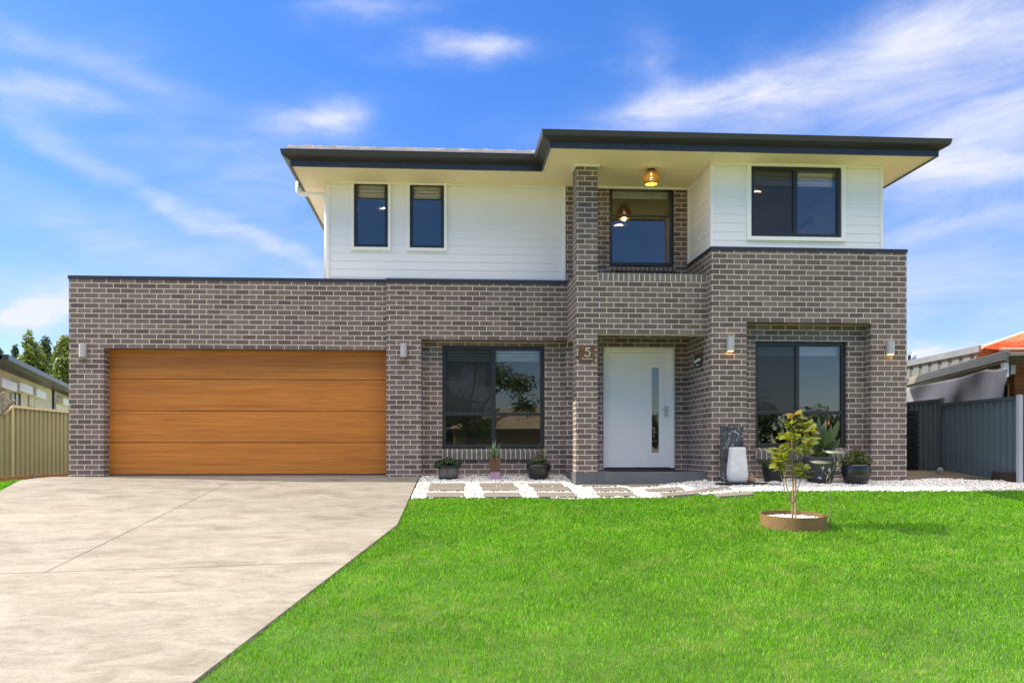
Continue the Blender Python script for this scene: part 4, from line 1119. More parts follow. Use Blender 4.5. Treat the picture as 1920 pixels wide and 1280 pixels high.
for k in range(len(P0)-1): b.quad(P0[k], P0[k+1], P1[k+1], P1[k])
tag(b.build('slate_slab', slab_mat(), None, ((sx0_+sx1_)/2, Yv_, zg(sx0_, Yv_))), 'upright black slab splashed with white leaning behind the pale vase', 'stone slab')
c = Vector((vx, Yv_-.19, vz)); hw = pxm(18.8, c.y); H = pxm(67, c.y)
b = MB(); prof = [(hw*.80,0),(hw*.90,H*.06),(hw*.98,H*.16),(hw*1.0,H*.25),(hw*.95,H*.42),(hw*.88,H*.62),(hw*.80,H*.82),(hw*.755,H*.985),(hw*.73,H),(hw*.62,H),(hw*.60,H*.94),(.0,H*.93)]
seg = 4*8; base = len(b.v)
for r_, z_ in prof:
    for j in range(seg):
        a = 2*math.pi*j/seg; cc, ss = math.cos(a), math.sin(a); e = .42
        b.v.append((c.x+r_*math.copysign(abs(cc)**e, cc), c.y+r_*.72*math.copysign(abs(ss)**e, ss), c.z+z_))
for k in range(len(prof)-1):
    for j in range(seg):
        a0 = base+k*seg+j; a1 = base+k*seg+(j+1) % seg; b.f.append((a0, a1, a1+seg, a0+seg))
b.f.append(tuple(base+j for j in reversed(range(seg)))); b.f.append(tuple(base+(len(prof)-1)*seg+j for j in range(seg)))
def vase_mat():
    t = NT('worn_white_concrete'); f = t.noise(t.obj(), 9, 6, .65); f2 = t.noise(t.obj((1,1,.5)), 14, 5, .7)
    t.base(t.mix(t.ramp(f2, [(.62, 0.0), (.70, .7)]), t.ramp(f, [(.3, (.52,.52,.53)), (.7, (.66,.66,.66))]), (.26,.26,.27))); t.rough(.8); t.bump(f, .3, .006); return t.m
vase = tag(b.build('vase', vase_mat(), None, tuple(c), smooth=True), 'tall pale concrete vase standing in front of the black slab', 'vase')
tz = zg(c.x, c.y)+.004
b = MB(); b.lathe([(0,0),(.40,0),(.43,.012),(.43,.026),(.41,.028),(.0,.022)], (c.x+.06, c.y-.03, tz), 40, 1, .40)
tag(b.build('drip_tray', M['black'], None, (c.x, c.y, tz), smooth=False), 'flat dark oval tray under the pale vase', 'tray')
b = MB(); oc = Vector((PXY(1407, 12.8), 12.78, zg(PXY(1407, 12.8), 12.78)+.02))
b.lathe([(0,0),(.05,.0),(.062,.03),(.05,.065),(.03,.085),(.022,.11),(.03,.125),(.018,.145),(0,.15)], oc, 14, 1.25, .8)
b.leaf(oc+Vector((.05,0,.06)), (1,0,.8), (0,0,1), .10, .05, -.1, 4, .2); b.leaf(oc+Vector((-.02,0,.13)), (-1,0,-.1), (0,0,1), .035, .014, .1, 3, .2)
tag(b.build('bird_figure', plain('painted_stone', (.33,.19,.12), .8, var=.5, scale=24), None, tuple(oc), smooth=True), 'small mottled bird ornament on the pebbles right of the vase', 'ornament')
b = MB(); 
for k in range(1):
    oc2 = Vector((PXY(1452, 12.55), 12.55, zg(PXY(1452, 12.55), 12.55)))
    b.lathe([(0,0),(.07,.01),(.09,.04),(.06,.07),(0,.08)], oc2, 9, 1.2, .8)
tag(b.build('rock', plain('grey_rock', (.36,.36,.36), .9, var=.2, scale=15, bump=.4), None, tuple(oc2)), 'pale rounded rock lying before the black pots', 'rock')

# right-hand pots
c = on_ground(1450, 907, 12.86); w = pxm(21, 12.86); H = pxm(33, 12.86)
r = pot('dark_planter', 'small black pot with low dark foliage behind the young tree', c, [(0,0),(w*.72,0),(w*.86,H*.3),(w,H*.9),(w*1.02,H),(w*.92,H),(w*.9,H*.9),(0,H*.88)], M['black'])
leaf_cloud('foliage', [(c.x,c.y,c.z+H+.03),(c.x-.08,c.y,c.z+H+.02)], [(.16,.14,.07),(.1,.1,.05)], 420, .055, M['leaf_dark'], r)
c = on_ground(1537, 907.5, 12.80); w = pxm(32.5, 12.8); H = pxm(50, 12.8)
r = pot('large_planter', 'largest charcoal pot holding tall bird of paradise leaves with an orange flower', c, [(0,0),(w*.66,0),(w*.74,H*.2),(w*.9,H*.7),(w*.99,H*.93),(w*1.0,H),(w*.92,H),(w*.9,H*.92),(0,H*.9)], M['dark_pot'])
b = MB(); st = MB()
for k in range(26):
    sx_ = random.uniform(-.55, .62); sy_ = random.uniform(-.6, .4); L_ = random.uniform(.40, .74)*(1-.35*abs(sx_)); w_ = random.uniform(.055, .115)
    d_ = Vector((sx_, sy_*.5, 1)).normalized(); base_ = c+Vector((sx_*.14, sy_*.10, H*.92)); mid = base_+d_*L_*.42
    st.tube([base_, mid], [.012,.007], 6)
    b.leaf(mid-d_*.02, d_+Vector((sx_*.35,0,0)), (-sx_*.3+random.uniform(-.7,.7), -1, random.uniform(-.2,.5)), L_*.64, w_, random.uniform(.0,.25), 6, .3, .42)
for k in range(9):
    sx_, sy_ = random.uniform(-.9,.9), random.uniform(-1,.4); d_ = Vector((sx_, sy_, .7)).normalized()
    b.leaf(c+Vector((sx_*.1, sy_*.1, H*.95)), d_, (0,0,1), random.uniform(.22,.34), random.uniform(.04,.07), .3, 6, .25, .45)
tint_attr(b.build('leaves', M['leaf_paradise'], r, smooth=True), 21); st.build('stalks', M['leaf_mid'], r)
b = MB(); ft = c+Vector((.09, -.1, H+.50)); b.leaf(ft, (.7,-.2,.35), (0,0,1), .10, .022, .1, 3); b.leaf(ft, (.2,-.2,.9), (0,-1,0), .085, .02, .1, 3); b.leaf(ft, (-.1,-.1,1), (0,-1,0), .07, .018, .1, 3)
b.build('flower', M['flower'], r)
c = on_ground(1605, 908.5, 12.66); w = pxm(27, 12.66); H = pxm(38, 12.66)
r = pot('round_planter', 'squat round black pot with a bushy olive green jade plant by the right pier', c, [(0,0),(w*.62,0),(w*.82,H*.16),(w*.97,H*.45),(w*1.0,H*.66),(w*.94,H*.93),(w*.92,H),(w*.84,H),(w*.82,H*.9),(0,H*.86)], M['black_glaze'])
leaf_cloud('foliage', [(c.x,c.y,c.z+H+.08),(c.x-.12,c.y,c.z+H+.05),(c.x+.13,c.y,c.z+H+.05),(c.x+.03,c.y,c.z+H+.17)], [(.17,.16,.12),(.12,.12,.09),(.12,.12,.09),(.11,.1,.08)], 1300, .042, M['leaf_jade'], r)

# ------------------------------------------------------------------ young tree in a rusty ring, bird bath stake
rc = PG(1487, 983); RD = rc.x*SA+rc.y*CA; ringr = 59/F*RD
tilt = .05
def tl(x, y, z): return (rc.x+x, rc.y+y, rc.z+z+y*tilt)
b = MB(); n = 56; hgt = 20/F*RD
prof = [(ringr, -.06),(ringr, hgt),(ringr-.006, hgt),(ringr-.006, -.06)]
base = 0
for r_, z_ in prof:
    for j in range(n):
        a = 2*math.pi*j/n; b.v.append(tl(r_*math.cos(a), r_*math.sin(a), z_))
for k in range(4):
    for j in range(n):
        k2 = (k+1) % 4; b.f.append((k*n+j, k*n+(j+1) % n, k2*n+(j+1) % n, k2*n+j))
tag(b.build('garden_ring', M['corten'], None, tuple(rc), smooth=False), 'round rusty steel edging ring set in the lawn around the young tree', 'garden edging')
b = MB(); b.poly([tl((ringr-.007)*math.cos(2*math.pi*j/n), (ringr-.007)*math.sin(2*math.pi*j/n), hgt*.45) for j in range(n)]); kind(b.build('ring_soil', M['soil']), 'structure')
m = 1500; a = rng.random(m)*2*np.pi; q = (ringr-.02)*np.sqrt(rng.random(m)); Xv, Yv = q*np.cos(a), q*np.sin(a)
pebbles('ring_pebbles', rc.x+Xv, rc.y+Yv, rc.z+hgt*.5+Yv*tilt+rng.random(m)*.012, .010, .020, 'white pebbles inside the rusty ring')
sap = thing('young_tree', 'young magnolia tree with golden green leaves growing in the rusty ring', 'tree', (rc.x, rc.y, rc.z+hgt*.5))
def tp(px, py, dd=0): return PD(px, py, RD+dd)
tb = tp(1486, 976); tb.z = rc.z+hgt*.3
stems = [[tb, tp(1486,950), tp(1487,915), tp(1486,880), tp(1486,855), tp(1485,830), tp(1484,800), tp(1489,780)],
         [tp(1486,944), tp(1474,930,-.04), tp(1468,905,-.06), tp(1462,880,-.08), tp(1457,868,-.08)],
         [tp(1487,946,.0), tp(1476,915,.05), tp(1470,890,.06), tp(1467,860,.07), tp(1460,842,.08)],
         [tp(1488,945), tp(1496,915,-.08), tp(1503,893,-.10), tp(1506,882,-.1)],
         [tp(1486,892), tp(1497,875,.05), tp(1508,850,.08), tp(1513,838,.1)],
         [tp(1485,845), tp(1494,832), tp(1502,815,-.05), tp(1506,800,-.06)],
         [tp(1485,838), tp(1478,828,.04), tp(1470,818,.06)],
         [tp(1486,830), tp(1497,828,.1), tp(1512,815,.14), tp(1518,806,.15)],
         [tp(1486,892), tp(1478,880,-.05), tp(1470,865,-.07)],
         [tp(1486,855), tp(1480,840,-.08), tp(1476,825,-.1)]]
b = MB()
for k, s_ in enumerate(stems): 
    n_ = len(s_); r0 = .013 if k == 0 else .008
    b.tube(s_, [r0*(1-.65*i/(n_-1)) for i in range(n_)], 7)
b.build('trunk', M['stem'], sap, smooth=True)
sk0 = tp(1491.5, 976, .03); sk0.z = rc.z+hgt*.3
b = MB(); b.tube([sk0, tp(1491.5, 885, .03)], .012, 4); b.tube([tp(1484.5,945,-.02), tp(1494,947,-.02), tp(1494,945,.05), tp(1484,944,.04), tp(1484.5,945,-.02)], .003, 5); b.build('stake', M['stake'], sap)
clusters = [(1489,779,0,15,0),(1484,797,-.03,13,0),(1507,799,-.06,13,0),(1519,805,.15,11,1),(1470,818,.06,12,0),(1476,824,-.1,10,0),(1498,822,-.1,11,0),(1513,836,.1,12,0),(1509,848,.0,9,0),(1460,842,.08,12,1),(1467,858,.07,10,0),(1474,848,-.08,9,0),(1457,868,-.08,12,0),(1465,878,-.08,9,0),(1470,862,-.07,8,0),(1507,881,-.1,11,0),(1503,893,-.1,9,0),(1490,812,.05,9,0),(1495,840,.03,7,0),(1486,876,0,4,0),(1456,854,0,7,1),(1518,822,.12,9,0),(1500,786,0,7,1)]
lv = MB(); lb = MB()
for px, py, dd, n_, bz in clusters:
    cc_ = tp(px, py, dd)
    for k in range(max(4, int(n_*1.1))):
        a = k*2.399+random.random(); el_ = random.uniform(-.35, 1.0)
        d_ = Vector((math.cos(a)*math.cos(el_), math.sin(a)*math.cos(el_), math.sin(el_)*.9+.12))
        tgt = lb if (py < 782 and px < 1495 and random.random() < .45) or (bz and random.random() < .15) else lv
        tgt.leaf(cc_-d_*.008+Vector((0,0,random.uniform(-.03,.02))), d_, (random.uniform(-.6,.6), random.uniform(-1.1,.2), 1), random.uniform(.095,.155), random.uniform(.050,.072), random.uniform(.05,.4), 5, .16, .6)
tint_attr(lv.build('foliage', M['leaf_tree'], sap, smooth=True), 18); tint_attr(lb.build('new_leaves', M['leaf_bronze'], sap, smooth=True), 18)

bb = PG(1557, 993); BD = bb.x*SA+bb.y*CA
def bp(px, py, dd=0): return PD(px, py, BD+dd)
bird = thing('bird_feeder', 'slim metal garden stake with two shallow dishes and a small bird beside the young tree', 'garden ornament', tuple(bb))
M['feeder_metal'] = plain('feeder_metal', (.38,.32,.26), .35, metal=.8, var=.2, scale=25)
b = MB(); b.tube([bb+Vector((0,0,-.06)), bp(1557,960), bp(1555,930), bp(1553.2,907)], [.006,.006,.005,.005], 7)
b.tube([bp(1553.2,907), bp(1556,902,.01), bp(1556,896,.01), bp(1551,890), bp(1543,883,-.01), bp(1539.5,876), bp(1538.5,869)], .0045, 7)
b.tube([bp(1553.2,907), bp(1550,902,-.01), bp(1550,896,-.01), bp(1555,889), bp(1562,880,.01), bp(1565,874)], .0045, 7)
b.tube([bp(1565,874), bp(1564.6,862,.01), bp(1564.5,851,.01)], .004, 7)
b.build('stake', M['feeder_metal'], bird, smooth=True)
for px, py, dx_, dz_ in ((1542.5,878,.15,1),(1554.5,882,.1,1),(1541,894,-.9,.35),(1567,874.5,.9,.1)):
    b = MB(); b.leaf(bp(px, py+3), (dx_, -.1, dz_), (0,-1,.1), .055, .028, .1, 5, .15)
    b.build('metal_leaf', M['steel'], bird, smooth=True)
for px, py in ((1538.3, 867.3), (1564.5, 848.7)):
    cc_ = bp(px, py); rr_ = 20/F*BD
    d_ = MB(); i0 = len(d_.v)
    d_.lathe([(0,-.012),(rr_*.5,-.010),(rr_*.85,.002),(rr_,.014),(rr_*.985,.017),(rr_*.82,.006),(rr_*.5,-.006),(0,-.008)], (0,0,0), 36)
    d_.v = [(cc_.x+x, cc_.y+y, cc_.z+z+y*.10+x*(-.03 if px > 1550 else .01)) for x, y, z in d_.v]
    d_.build('dish', M['steel'], bird, smooth=True)
b = MB(); hb = bp(1570.5, 869)
b.lathe([(0,-.03),(.010,-.02),(.014,0),(.011,.016),(.008,.026),(.010,.034),(.005,.042),(0,.044)], hb, 10); b.leaf(hb, (.35,.1,1), (0,-1,0), .075, .02, 0, 3); b.leaf(hb, (.9,.1,1.2), (0,-1,0), .07, .02, 0, 3); b.leaf(hb+Vector((0,0,-.025)), (.7,0,-.9), (0,-1,0), .045, .018, 0, 3); b.tube([hb+Vector((-.008,0,.038)), hb+Vector((-.035,-.002,.036))], [.003,.001], 5)
M['bird'] = plain('green_bird', (.30,.26,.05), .4, var=.3, scale=30); b.build('bird_figurine', M['bird'], bird, smooth=True)

# ------------------------------------------------------------------ fences
def ribbed(mb, P0, P1, nrm, z0a, z1a, z0b, z1b, pitch=.19, depth=.035):
    """trapezoid ribbed sheet from P0 to P1, bottoms z0, tops z1 at each end"""
    Lg = (P1-P0).length; u = (P1-P0)/Lg; n = max(1, int(Lg/pitch)); p = Lg/n
    xs_ = []
    for k in range(n): xs_ += [(k*p, 0), (k*p+p*.60, 0), (k*p+p*.68, 1), (k*p+p*.92, 1)]
    xs_.append((Lg, 0))
    def pt(s_, d_, top):
        t_ = s_/Lg; q = P0+u*s_-nrm*depth*d_
        return (q.x, q.y, (z1a+(z1b-z1a)*t_) if top else (z0a+(z0b-z0a)*t_))
    for (a, da), (c, dc) in zip(xs_, xs_[1:]):
        mb.quad(pt(a,da,0), pt(c,dc,0), pt(c,dc,1), pt(a,da,1))
def rail(mb, P0, P1, z0, z1, w, h):
    u = (P1-P0).normalized(); s_ = Vector((-u.y, u.x, 0))*w/2
    mb.hexa([(*(P0-s_).xy, z0), (*(P1-s_).xy, z1), (*(P1+s_).xy, z1), (*(P0+s_).xy, z0), (*(P0-s_).xy, z0+h), (*(P1-s_).xy, z1+h), (*(P1+s_).xy, z1+h), (*(P0+s_).xy, z0+h)])
LFX = -8.6
ya_, za_ = PXp(22, 763, LFX); _, zb0 = PXp(22, 893, LFX)
lf = thing('metal_fence', 'olive ribbed steel fence with cream rails left of the garage', 'fence', (LFX, ya_, zb0))
b = MB(); ribbed(b, Vector((LFX, ya_, 0)), Vector((LFX, 22.0, 0)), Vector((1,0,0)), zb0, za_, zb0, za_); b.build('fence_sheet', M['fence_olive'], lf)
b = MB(); rail(b, Vector((LFX, ya_, 0)), Vector((LFX, 22, 0)), za_-.01, za_-.01, .05, .05); b.build('top_rail', M['fence_cream'], lf)
b = MB(); b.box(LFX-.03, LFX+.03, ya_-.03, ya_+.02, zb0-.12, za_+.045); b.build('post', M['fence_cream'], lf)
yb2 = ya_-.62; zr0, zr1 = za_-.02, za_-.02-.62*.42
b = MB(); ribbed(b, Vector((LFX, yb2, 0)), Vector((LFX, ya_-.03, 0)), Vector((1,0,0)), zg(LFX,yb2), zr1, zb0, zr0); b.build('raked_sheet', M['fence_olive'], lf)
b = MB(); rail(b, Vector((LFX, yb2, 0)), Vector((LFX, ya_-.03, 0)), zr1-.01, zr0-.01, .05, .05); b.build('raked_rail', M['fence_cream'], lf)
# sleepers under the fence
ysl, _ = PXp(58, 900, LFX+.06)
for y0_, y1_, lab in ((ysl-3.2, ysl-.03, 'nearer timber sleeper lying under the olive fence'), (ysl+.03, 19.5, 'farther timber sleeper under the olive fence beside the garage')):
    b = MB(); b.hexa([(LFX+.03,y0_,zg(LFX,y0_)-.1),(LFX+.10,y0_,zg(LFX,y0_)-.1),(LFX+.10,y1_,zb0-.25),(LFX+.03,y1_,zb0-.25),(LFX+.03,y0_,zb0+.01),(LFX+.10,y0_,zb0+.01),(LFX+.10,y1_,zb0+.01),(LFX+.03,y1_,zb0+.01)])
    tag(b.build('timber_sleeper', M['sleeper'], None, (LFX+.06, (y0_+y1_)/2, zb0), bevel=.006), lab, 'retaining timber', 'sleepers under the left fence')
b = MB(); b.box(LFX+.025, LFX+.125, ysl-.028, ysl+.028, zb0-.3, zb0+.02); tag(b.build('sleeper_post', plain('galvanised_post', (.26,.27,.26), .6), None, (LFX+.07, ysl, zb0-.2)), 'short grey steel post joining the timber sleepers', 'post')

RFX = 9.3
yA, zA = PXp(1909, 745, RFX); _, zA0 = PXp(1909, 903, RFX); yB, zB_ = PXp(1768, 757, RFX)
zA = (zA+zB_)/2
rf = thing('steel_fence', 'dark blue grey ribbed steel fence with a pale end post right of the house', 'fence', (RFX, yA, zA0))
b = MB(); ribbed(b, Vector((RFX, yA, 0)), Vector((RFX, yB, 0)), Vector((-1,0,0)), zA0, zA, zA0+.0, zA, .15); b.build('fence_sheet', M['fence_blue'], rf)
b = MB(); rail(b, Vector((RFX, yA, 0)), Vector((RFX, yB, 0)), zA-.03, zA-.03, .05, .05); b.build('rail', M['fence_blue_dark'], rf); b = MB(); rail(b, Vector((RFX, yA, 0)), Vector((RFX, yB, 0)), zA0-.02, zA0-.02, .04, .05); b.build('rail', M['fence_blue_dark'], rf)
b = MB(); b.box(RFX-.035, RFX+.03, yA-.07, yA+.0, zA0-.06, zA+.04); b.build('end_post', M['post_pale'], rf)
zC = zA+.085
rf2 = thing('steel_fence', 'taller dark blue ribbed steel fence panel half hidden behind the right brick pier', 'fence', (RFX, yB, zA0))
b = MB(); ribbed(b, Vector((RFX, yB+.05, 0)), Vector((RFX, 21.0, 0)), Vector((-1,0,0)), zA0, zC, zA0, zC, .15); b.build('fence_sheet', M['fence_blue'], rf2)
b = MB(); rail(b, Vector((RFX, yB+.05, 0)), Vector((RFX, 21, 0)), zC-.03, zC-.03, .05, .05); b.build('rail', M['fence_blue_dark'], rf2)
b = MB(); b.box(RFX-.03, RFX+.03, yB, yB+.05, zA0-.06, zC+.03); b.build('post', M['fence_blue_dark'], rf2)
# dark slotted panel by the side of the house
yS = 15.2; xS1 = PXY(1722, yS)
b = MB(); zS0, zS1 = PY(1712, 889, yS)[1], PY(1712, 768, yS)[1]; xS0 = PXY(1690, yS)
n = 13; hh = (zS1-zS0)/n
for k in range(n):
    z0_ = zS0+k*hh; b.box(xS0, xS1, yS, yS+.12, z0_, z0_+hh*.80)
    for q in range(3): b.box(xS0+.04+q*.085, xS0+.075+q*.085, yS-.012, yS-.001, z0_+hh*.3, z0_+hh*.6)
b.box(xS0+.02, xS1-.02, yS+.03, yS+.09, zS0-.05, zS1-.01)
tag(b.build('slotted_panel', M['black'], None, (xS1, yS, zS0)), 'tall black slotted panel in the shade beside the brick pier', 'panel')
b = MB(); yk = 12.7; kx0 = PXY(1897, yk); b.box(kx0, kx0+2.2, yk, yk+.5, zg(10,yk)-.1, PY(1905, 885, yk)[1]); b.box(kx0+.03, kx0+2.17, yk-.012, yk-.001, zg(10,yk)-.1, PY(1905, 894, yk)[1])
tag(b.build('retaining_step', plain('dark_timber', (.035,.022,.015), .9, var=.3), None, (kx0, yk, zg(10,yk)), bevel=.008), 'dark timber retaining edge at the foot of the pale fence post', 'garden edging')
b = MB(); oc = Vector((PXY(1763, 14.0), 14.0, zg(8.5, 14.0)-.02)); b.lathe([(0,0),(.05,.0),(.055,.05),(.045,.09),(.02,.11),(0,.11)], oc, 9, 1, .8)
tag(b.build('stone', plain('pale_stone', (.2,.19,.18), .9, var=.4, scale=20), None, tuple(oc)), 'small grey stone at the foot of the dark blue fence', 'rock')

# ------------------------------------------------------------------ neighbour on the left
A = Vector((-10.07, 19.2)); B = Vector((-12.97, 29.1)); u = (B-A).normalized(); nn = Vector((.96, .281)).normalized(); nn = Vector((u.y, -u.x))
def wl(px, py):
    p = PW(px, py, A, nn); return (p.xy-A).dot(u), p.z
zE = wl(60, 716)[1]
nh = thing('cream_house', 'cream rendered single storey house with white roller shutter boxes beyond the olive fence', 'house', (A.x, A.y, -.3))
b = MB(); b.obox(A, u, nn, -1.6, 14, -7, 0, -.4, zE); b.build('wall', M['cream_wall'], nh)
b = MB()
q = lambda s_, d_, z: (A.x+u.x*s_+nn.x*d_, A.y+u.y*s_+nn.y*d_, z)
tp_ = math.tan(R(18)); 
for k in range(12):
    d0, d1 = .45-k*.33, .45-(k+1)*.33-.05
    b.quad(q(-2.0,d0,zE+.08+(.45-d0)*tp_+.035), q(14.5,d0,zE+.08+(.45-d0)*tp_+.035), q(14.5,d1,zE+.08+(.45-d1)*tp_+.005), q(-2.0,d1,zE+.08+(.45-d1)*tp_+.005))
    b.quad(q(-2.0,d0,zE+.08+(.45-d0)*tp_-.01), q(14.5,d0,zE+.08+(.45-d0)*tp_-.01), q(14.5,d0,zE+.08+(.45-d0)*tp_+.035), q(-2.0,d0,zE+.08+(.45-d0)*tp_+.035))
b.quad(q(-2.0,-3.5,zE+.08+3.95*tp_), q(14.5,-3.5,zE+.08+3.95*tp_), q(14.5,-7.5,zE+.08), q(-2.0,-7.5,zE+.08))
for s_ in (-1.9, 14.4): b.poly([q(s_,.4,zE+.06), q(s_,-3.5,zE+.08+3.9*tp_), q(s_,-7.4,zE+.06)])
b.build('roof', M['roof_dark'], nh)
b = MB(); b.obox(A, u, nn, -2.0, 14.5, .45, .57, zE+.02, zE+.13); b.obox(A, u, nn, -2.0, 14.5, .0, .449, zE+.001, zE+.03); b.build('gutter', M['charcoal'], nh)
for k, (xa, xb, ya2, yb3, bxa, bxb, bya, byb) in enumerate(((-20,4,722,760,-15,14.5,707,722),(18,36,729,772,20,46,715,729),(52,62,739,775,53,72,727,740),(102,126,754,780,106,140,744,757))):
    s0, z1_ = wl(xa, ya2); s1, _ = wl(xb, ya2+ (xb-xa)*.35); z0_ = z1_-1.35
    f = MB(); fw = .05
    f.obox(A,u,nn,s0,s0+fw,.0,.05,z0_,z1_); f.obox(A,u,nn,s1-fw,s1,.0,.05,z0_,z1_); f.obox(A,u,nn,s0+fw,s1-fw,.0,.05,z1_-fw,z1_); f.obox(A,u,nn,s0+fw,s1-fw,.0,.05,z0_,z0_+fw); f.obox(A,u,nn,(s0+s1)/2-.025,(s0+s1)/2+.025,.0,.04,z0_+fw,z1_-fw)
    fr = f.build('window', M['fence_cream'], nh)
    g = MB(); g.obox(A,u,nn,s0+fw,s1-fw,.005,.02,z0_+fw,z1_-fw); g.build('pane', M['window_dark'], fr)
    if k >= 2:
        g = MB()
        for j in range(5): g.obox(A,u,nn,s0+fw,s1-fw,.021,.032,z1_-fw-.05*(j+1)+.006,z1_-fw-.05*j)
        g.build('blind', M['blind'], fr)
    s0, z1_ = wl(bxa, bya); s1, _ = wl(bxb, byb); z0_ = z1_-.22
    g = MB(); g.obox(A,u,nn,s0,s1,.001,.2,z0_,z1_); g.build('shutter_box', M['white_trim'], nh, bevel=.015)
s0, _ = wl(98.5, 740); b = MB(); b.obox(A,u,nn,s0-.1,s0+.1,.001,.06,-.3,zE); b.build('downpipe', M['charcoal'], nh)
# tilted pallet behind the raked fence
pc_ = PD(3, 758, 15.6); b = MB(); ux = Vector((.75,.2,-.62)).normalized(); vx_ = Vector((.62,0,.75)).normalized(); wn = ux.cross(vx_)
def pbox(b, a0, a1, b0, b1, c0, c1):
    b.hexa([tuple(pc_+ux*i+vx_*j+wn*k) for i, j, k in ((a0,b0,c0),(a1,b0,c0),(a1,b1,c0),(a0,b1,c0),(a0,b0,c1),(a1,b0,c1),(a1,b1,c1),(a0,b1,c1))])
for k in range(4): pbox(b, -.45, .12, -.16+k*.085, -.10+k*.085, 0, .02)
for k in (-.4, -.15, .08): pbox(b, k, k+.05, -.2, .2, -.06, -.001)
b.box(pc_.x-.2, pc_.x-.14, pc_.y+.02, pc_.y+.08, -.3, pc_.z)
tag(b.build('timber_pallet', M['weathered'], None, tuple(pc_)), 'tilted weathered timber pallet behind the raked olive fence at the left edge', 'pallet')

def bg_tree(lobes, dist, label, mat, count, leaf, group, base_px=None):
    """lobes in photo pixels: (px, py, rx, ry)"""
    C = []; Rd = []
    for px, py, rx, ry in lobes:
        p = PD(px, py, dist+random.uniform(-.6, .6)); C.append(tuple(p)); Rd.append((rx/F*dist, rx/F*dist, ry/F*dist))
    bx_ = sum(c[0] for c in C)/len(C); by_ = sum(c[1] for c in C)/len(C)
    r = thing('background_tree', label, 'tree', (bx_, by_, -.3), group)
    b = MB(); top = max(c[2] for c in C)
    b.tube([(bx_,by_,-.4),(bx_+.05,by_,top*.4),(bx_,by_,top*.85)], [.2,.13,.04], 8)
    for c in C: b.tube([(bx_,by_,max(.3, c[2]*.5)), ((bx_+c[0])/2, (by_+c[1])/2, c[2]*.8), c], [.07,.05,.02], 6)
    b.build('trunk', M['bark'], r)
    leaf_cloud('crown', C, Rd, count, leaf, mat, r, shell=.45)
    return r
G = 'trees behind the cream house'
bg_tree([(53,640,9,22),(60,665,16,26),(45,690,18,25),(70,690,20,28),(62,720,26,25)], 42, 'tallest pointed green tree behind the cream house', M['leaf_bgtree'], 5200, .20, G)
bg_tree([(85,650,9,22),(88,680,11,26),(92,715,14,25)], 47, 'darker narrow tree between two brighter trees behind the cream house', M['leaf_bgdark'], 2600, .20, G)
bg_tree([(122,645,14,18),(112,665,13,22),(125,690,22,28),(115,720,22,25),(140,660,20,30)], 40, 'bright green tree rising just left of the garage corner', M['leaf_bgtree'], 4600, .20, G)
bg_tree([(28,660,6,16),(30,690,9,26),(34,710,10,20)], 50, 'slim grey green tree left of the tallest tree', M['leaf_bgdark'], 1800, .20, G)
bg_tree([(-2,668,8,16),(-4,690,14,20),(-16,670,14,25)], 44, 'dark tree cut off by the left edge of the photo', M['leaf_bgdark'], 2600, .20, G)

# ------------------------------------------------------------------ neighbours on the right
def dp(px, D):
    d_ = ray(px, HY); return Vector((d_.x*D, d_.y*D))
A2 = dp(1890, 14.6); B2 = dp(1700, 20.6); u2 = (B2-A2).normalized(); n2 = Vector((-u2.y, u2.x))
if n2.dot(-A2) < 0: n2 = -n2
L2 = (B2-A2).length
def w2(px, py, dn=0):
    Aq = A2+n2*dn; p = PW(px, py, Aq, n2); return (p.xy-A2).dot(u2), p.z
zF = w2(1880, 664)[1]
pt = thing('patio_roof', 'long grey patio roof with ribbed gutter beyond the dark blue fence', 'patio roof', (A2.x, A2.y, -.2))
b = MB(); b.obox(A2, u2, n2, -.1, L2+3, -3.0, -.01, zF-.06, zF-.02); b.build('roof_sheet', M['patio_sheet'], pt)
b = MB()
for k in range(4): b.obox(A2, u2, n2, 0, L2+3, .02-.02*k, .10-.02*k, zF-.13+k*.045, zF-.13+k*.045+.032)
b.obox(A2, u2, n2, 0, L2+3, -.008, .012, zF-.16, zF+.06); b.build('gutter', M['patio_sheet'], pt)
b = MB(); b.obox(A2, u2, n2, .1, L2+3, -.16, -.09, zF-.37, zF-.21); b.build('beam', M['patio_beam'], pt)
b = MB(); b.obox(A2, u2, n2, .12, .26, -.06, .02, zF-.42, zF-.165); b.build('rain_head', M['white_trim'], pt)
b = MB(); b.obox(A2, u2, n2, 2.2, 4.0, -1.6, -1.5, zF-.62, zF-.28); b.build('yellow_panel', M['yellow_sheet'], pt)
b = MB()
for s_ in (1.2, 4.0, 6.8): b.obox(A2, u2, n2, s_, s_+.09, -.17, -.08, -.4, zF-.371)
b.build('posts', M['patio_beam'], pt)
# draped tarp
tops = [(1690,730),(1702,727),(1740,720),(1770,714),(1800,708),(1830,698),(1850,692),(1868,694),(1884,689),(1890.5,692)]
rights = {0:0}
V = []; nx, nz = 60, 14; Fc = []
def interp(tab, x):
    for (a, ya3), (c, yc) in zip(tab, tab[1:]):
        if a <= x <= c: return ya3+(yc-ya3)*(x-a)/(c-a)
    return tab[-1][1]
for i in range(nx+1):
    for j in range(nz+1):
        t_ = j/nz; xr = [(0,1890.5),(.15,1887),(.3,1888),(.45,1884),(.6,1882.5),(.8,1880),(1,1876)]
        xe = interp([(a, c) for a, c in xr], t_); px = 1686+(xe-1686)*i/nx
        y0_ = interp(tops, min(1890.4, px)); py = y0_+(765-y0_)*t_
        wob = .05*math.sin(px*.06+t_*3)+.03*math.sin(px*.17)*t_
        s_, z_ = w2(px, py, .18+wob); V.append((A2.x+u2.x*s_+n2.x*(.18+wob), A2.y+u2.y*s_+n2.y*(.18+wob), z_))
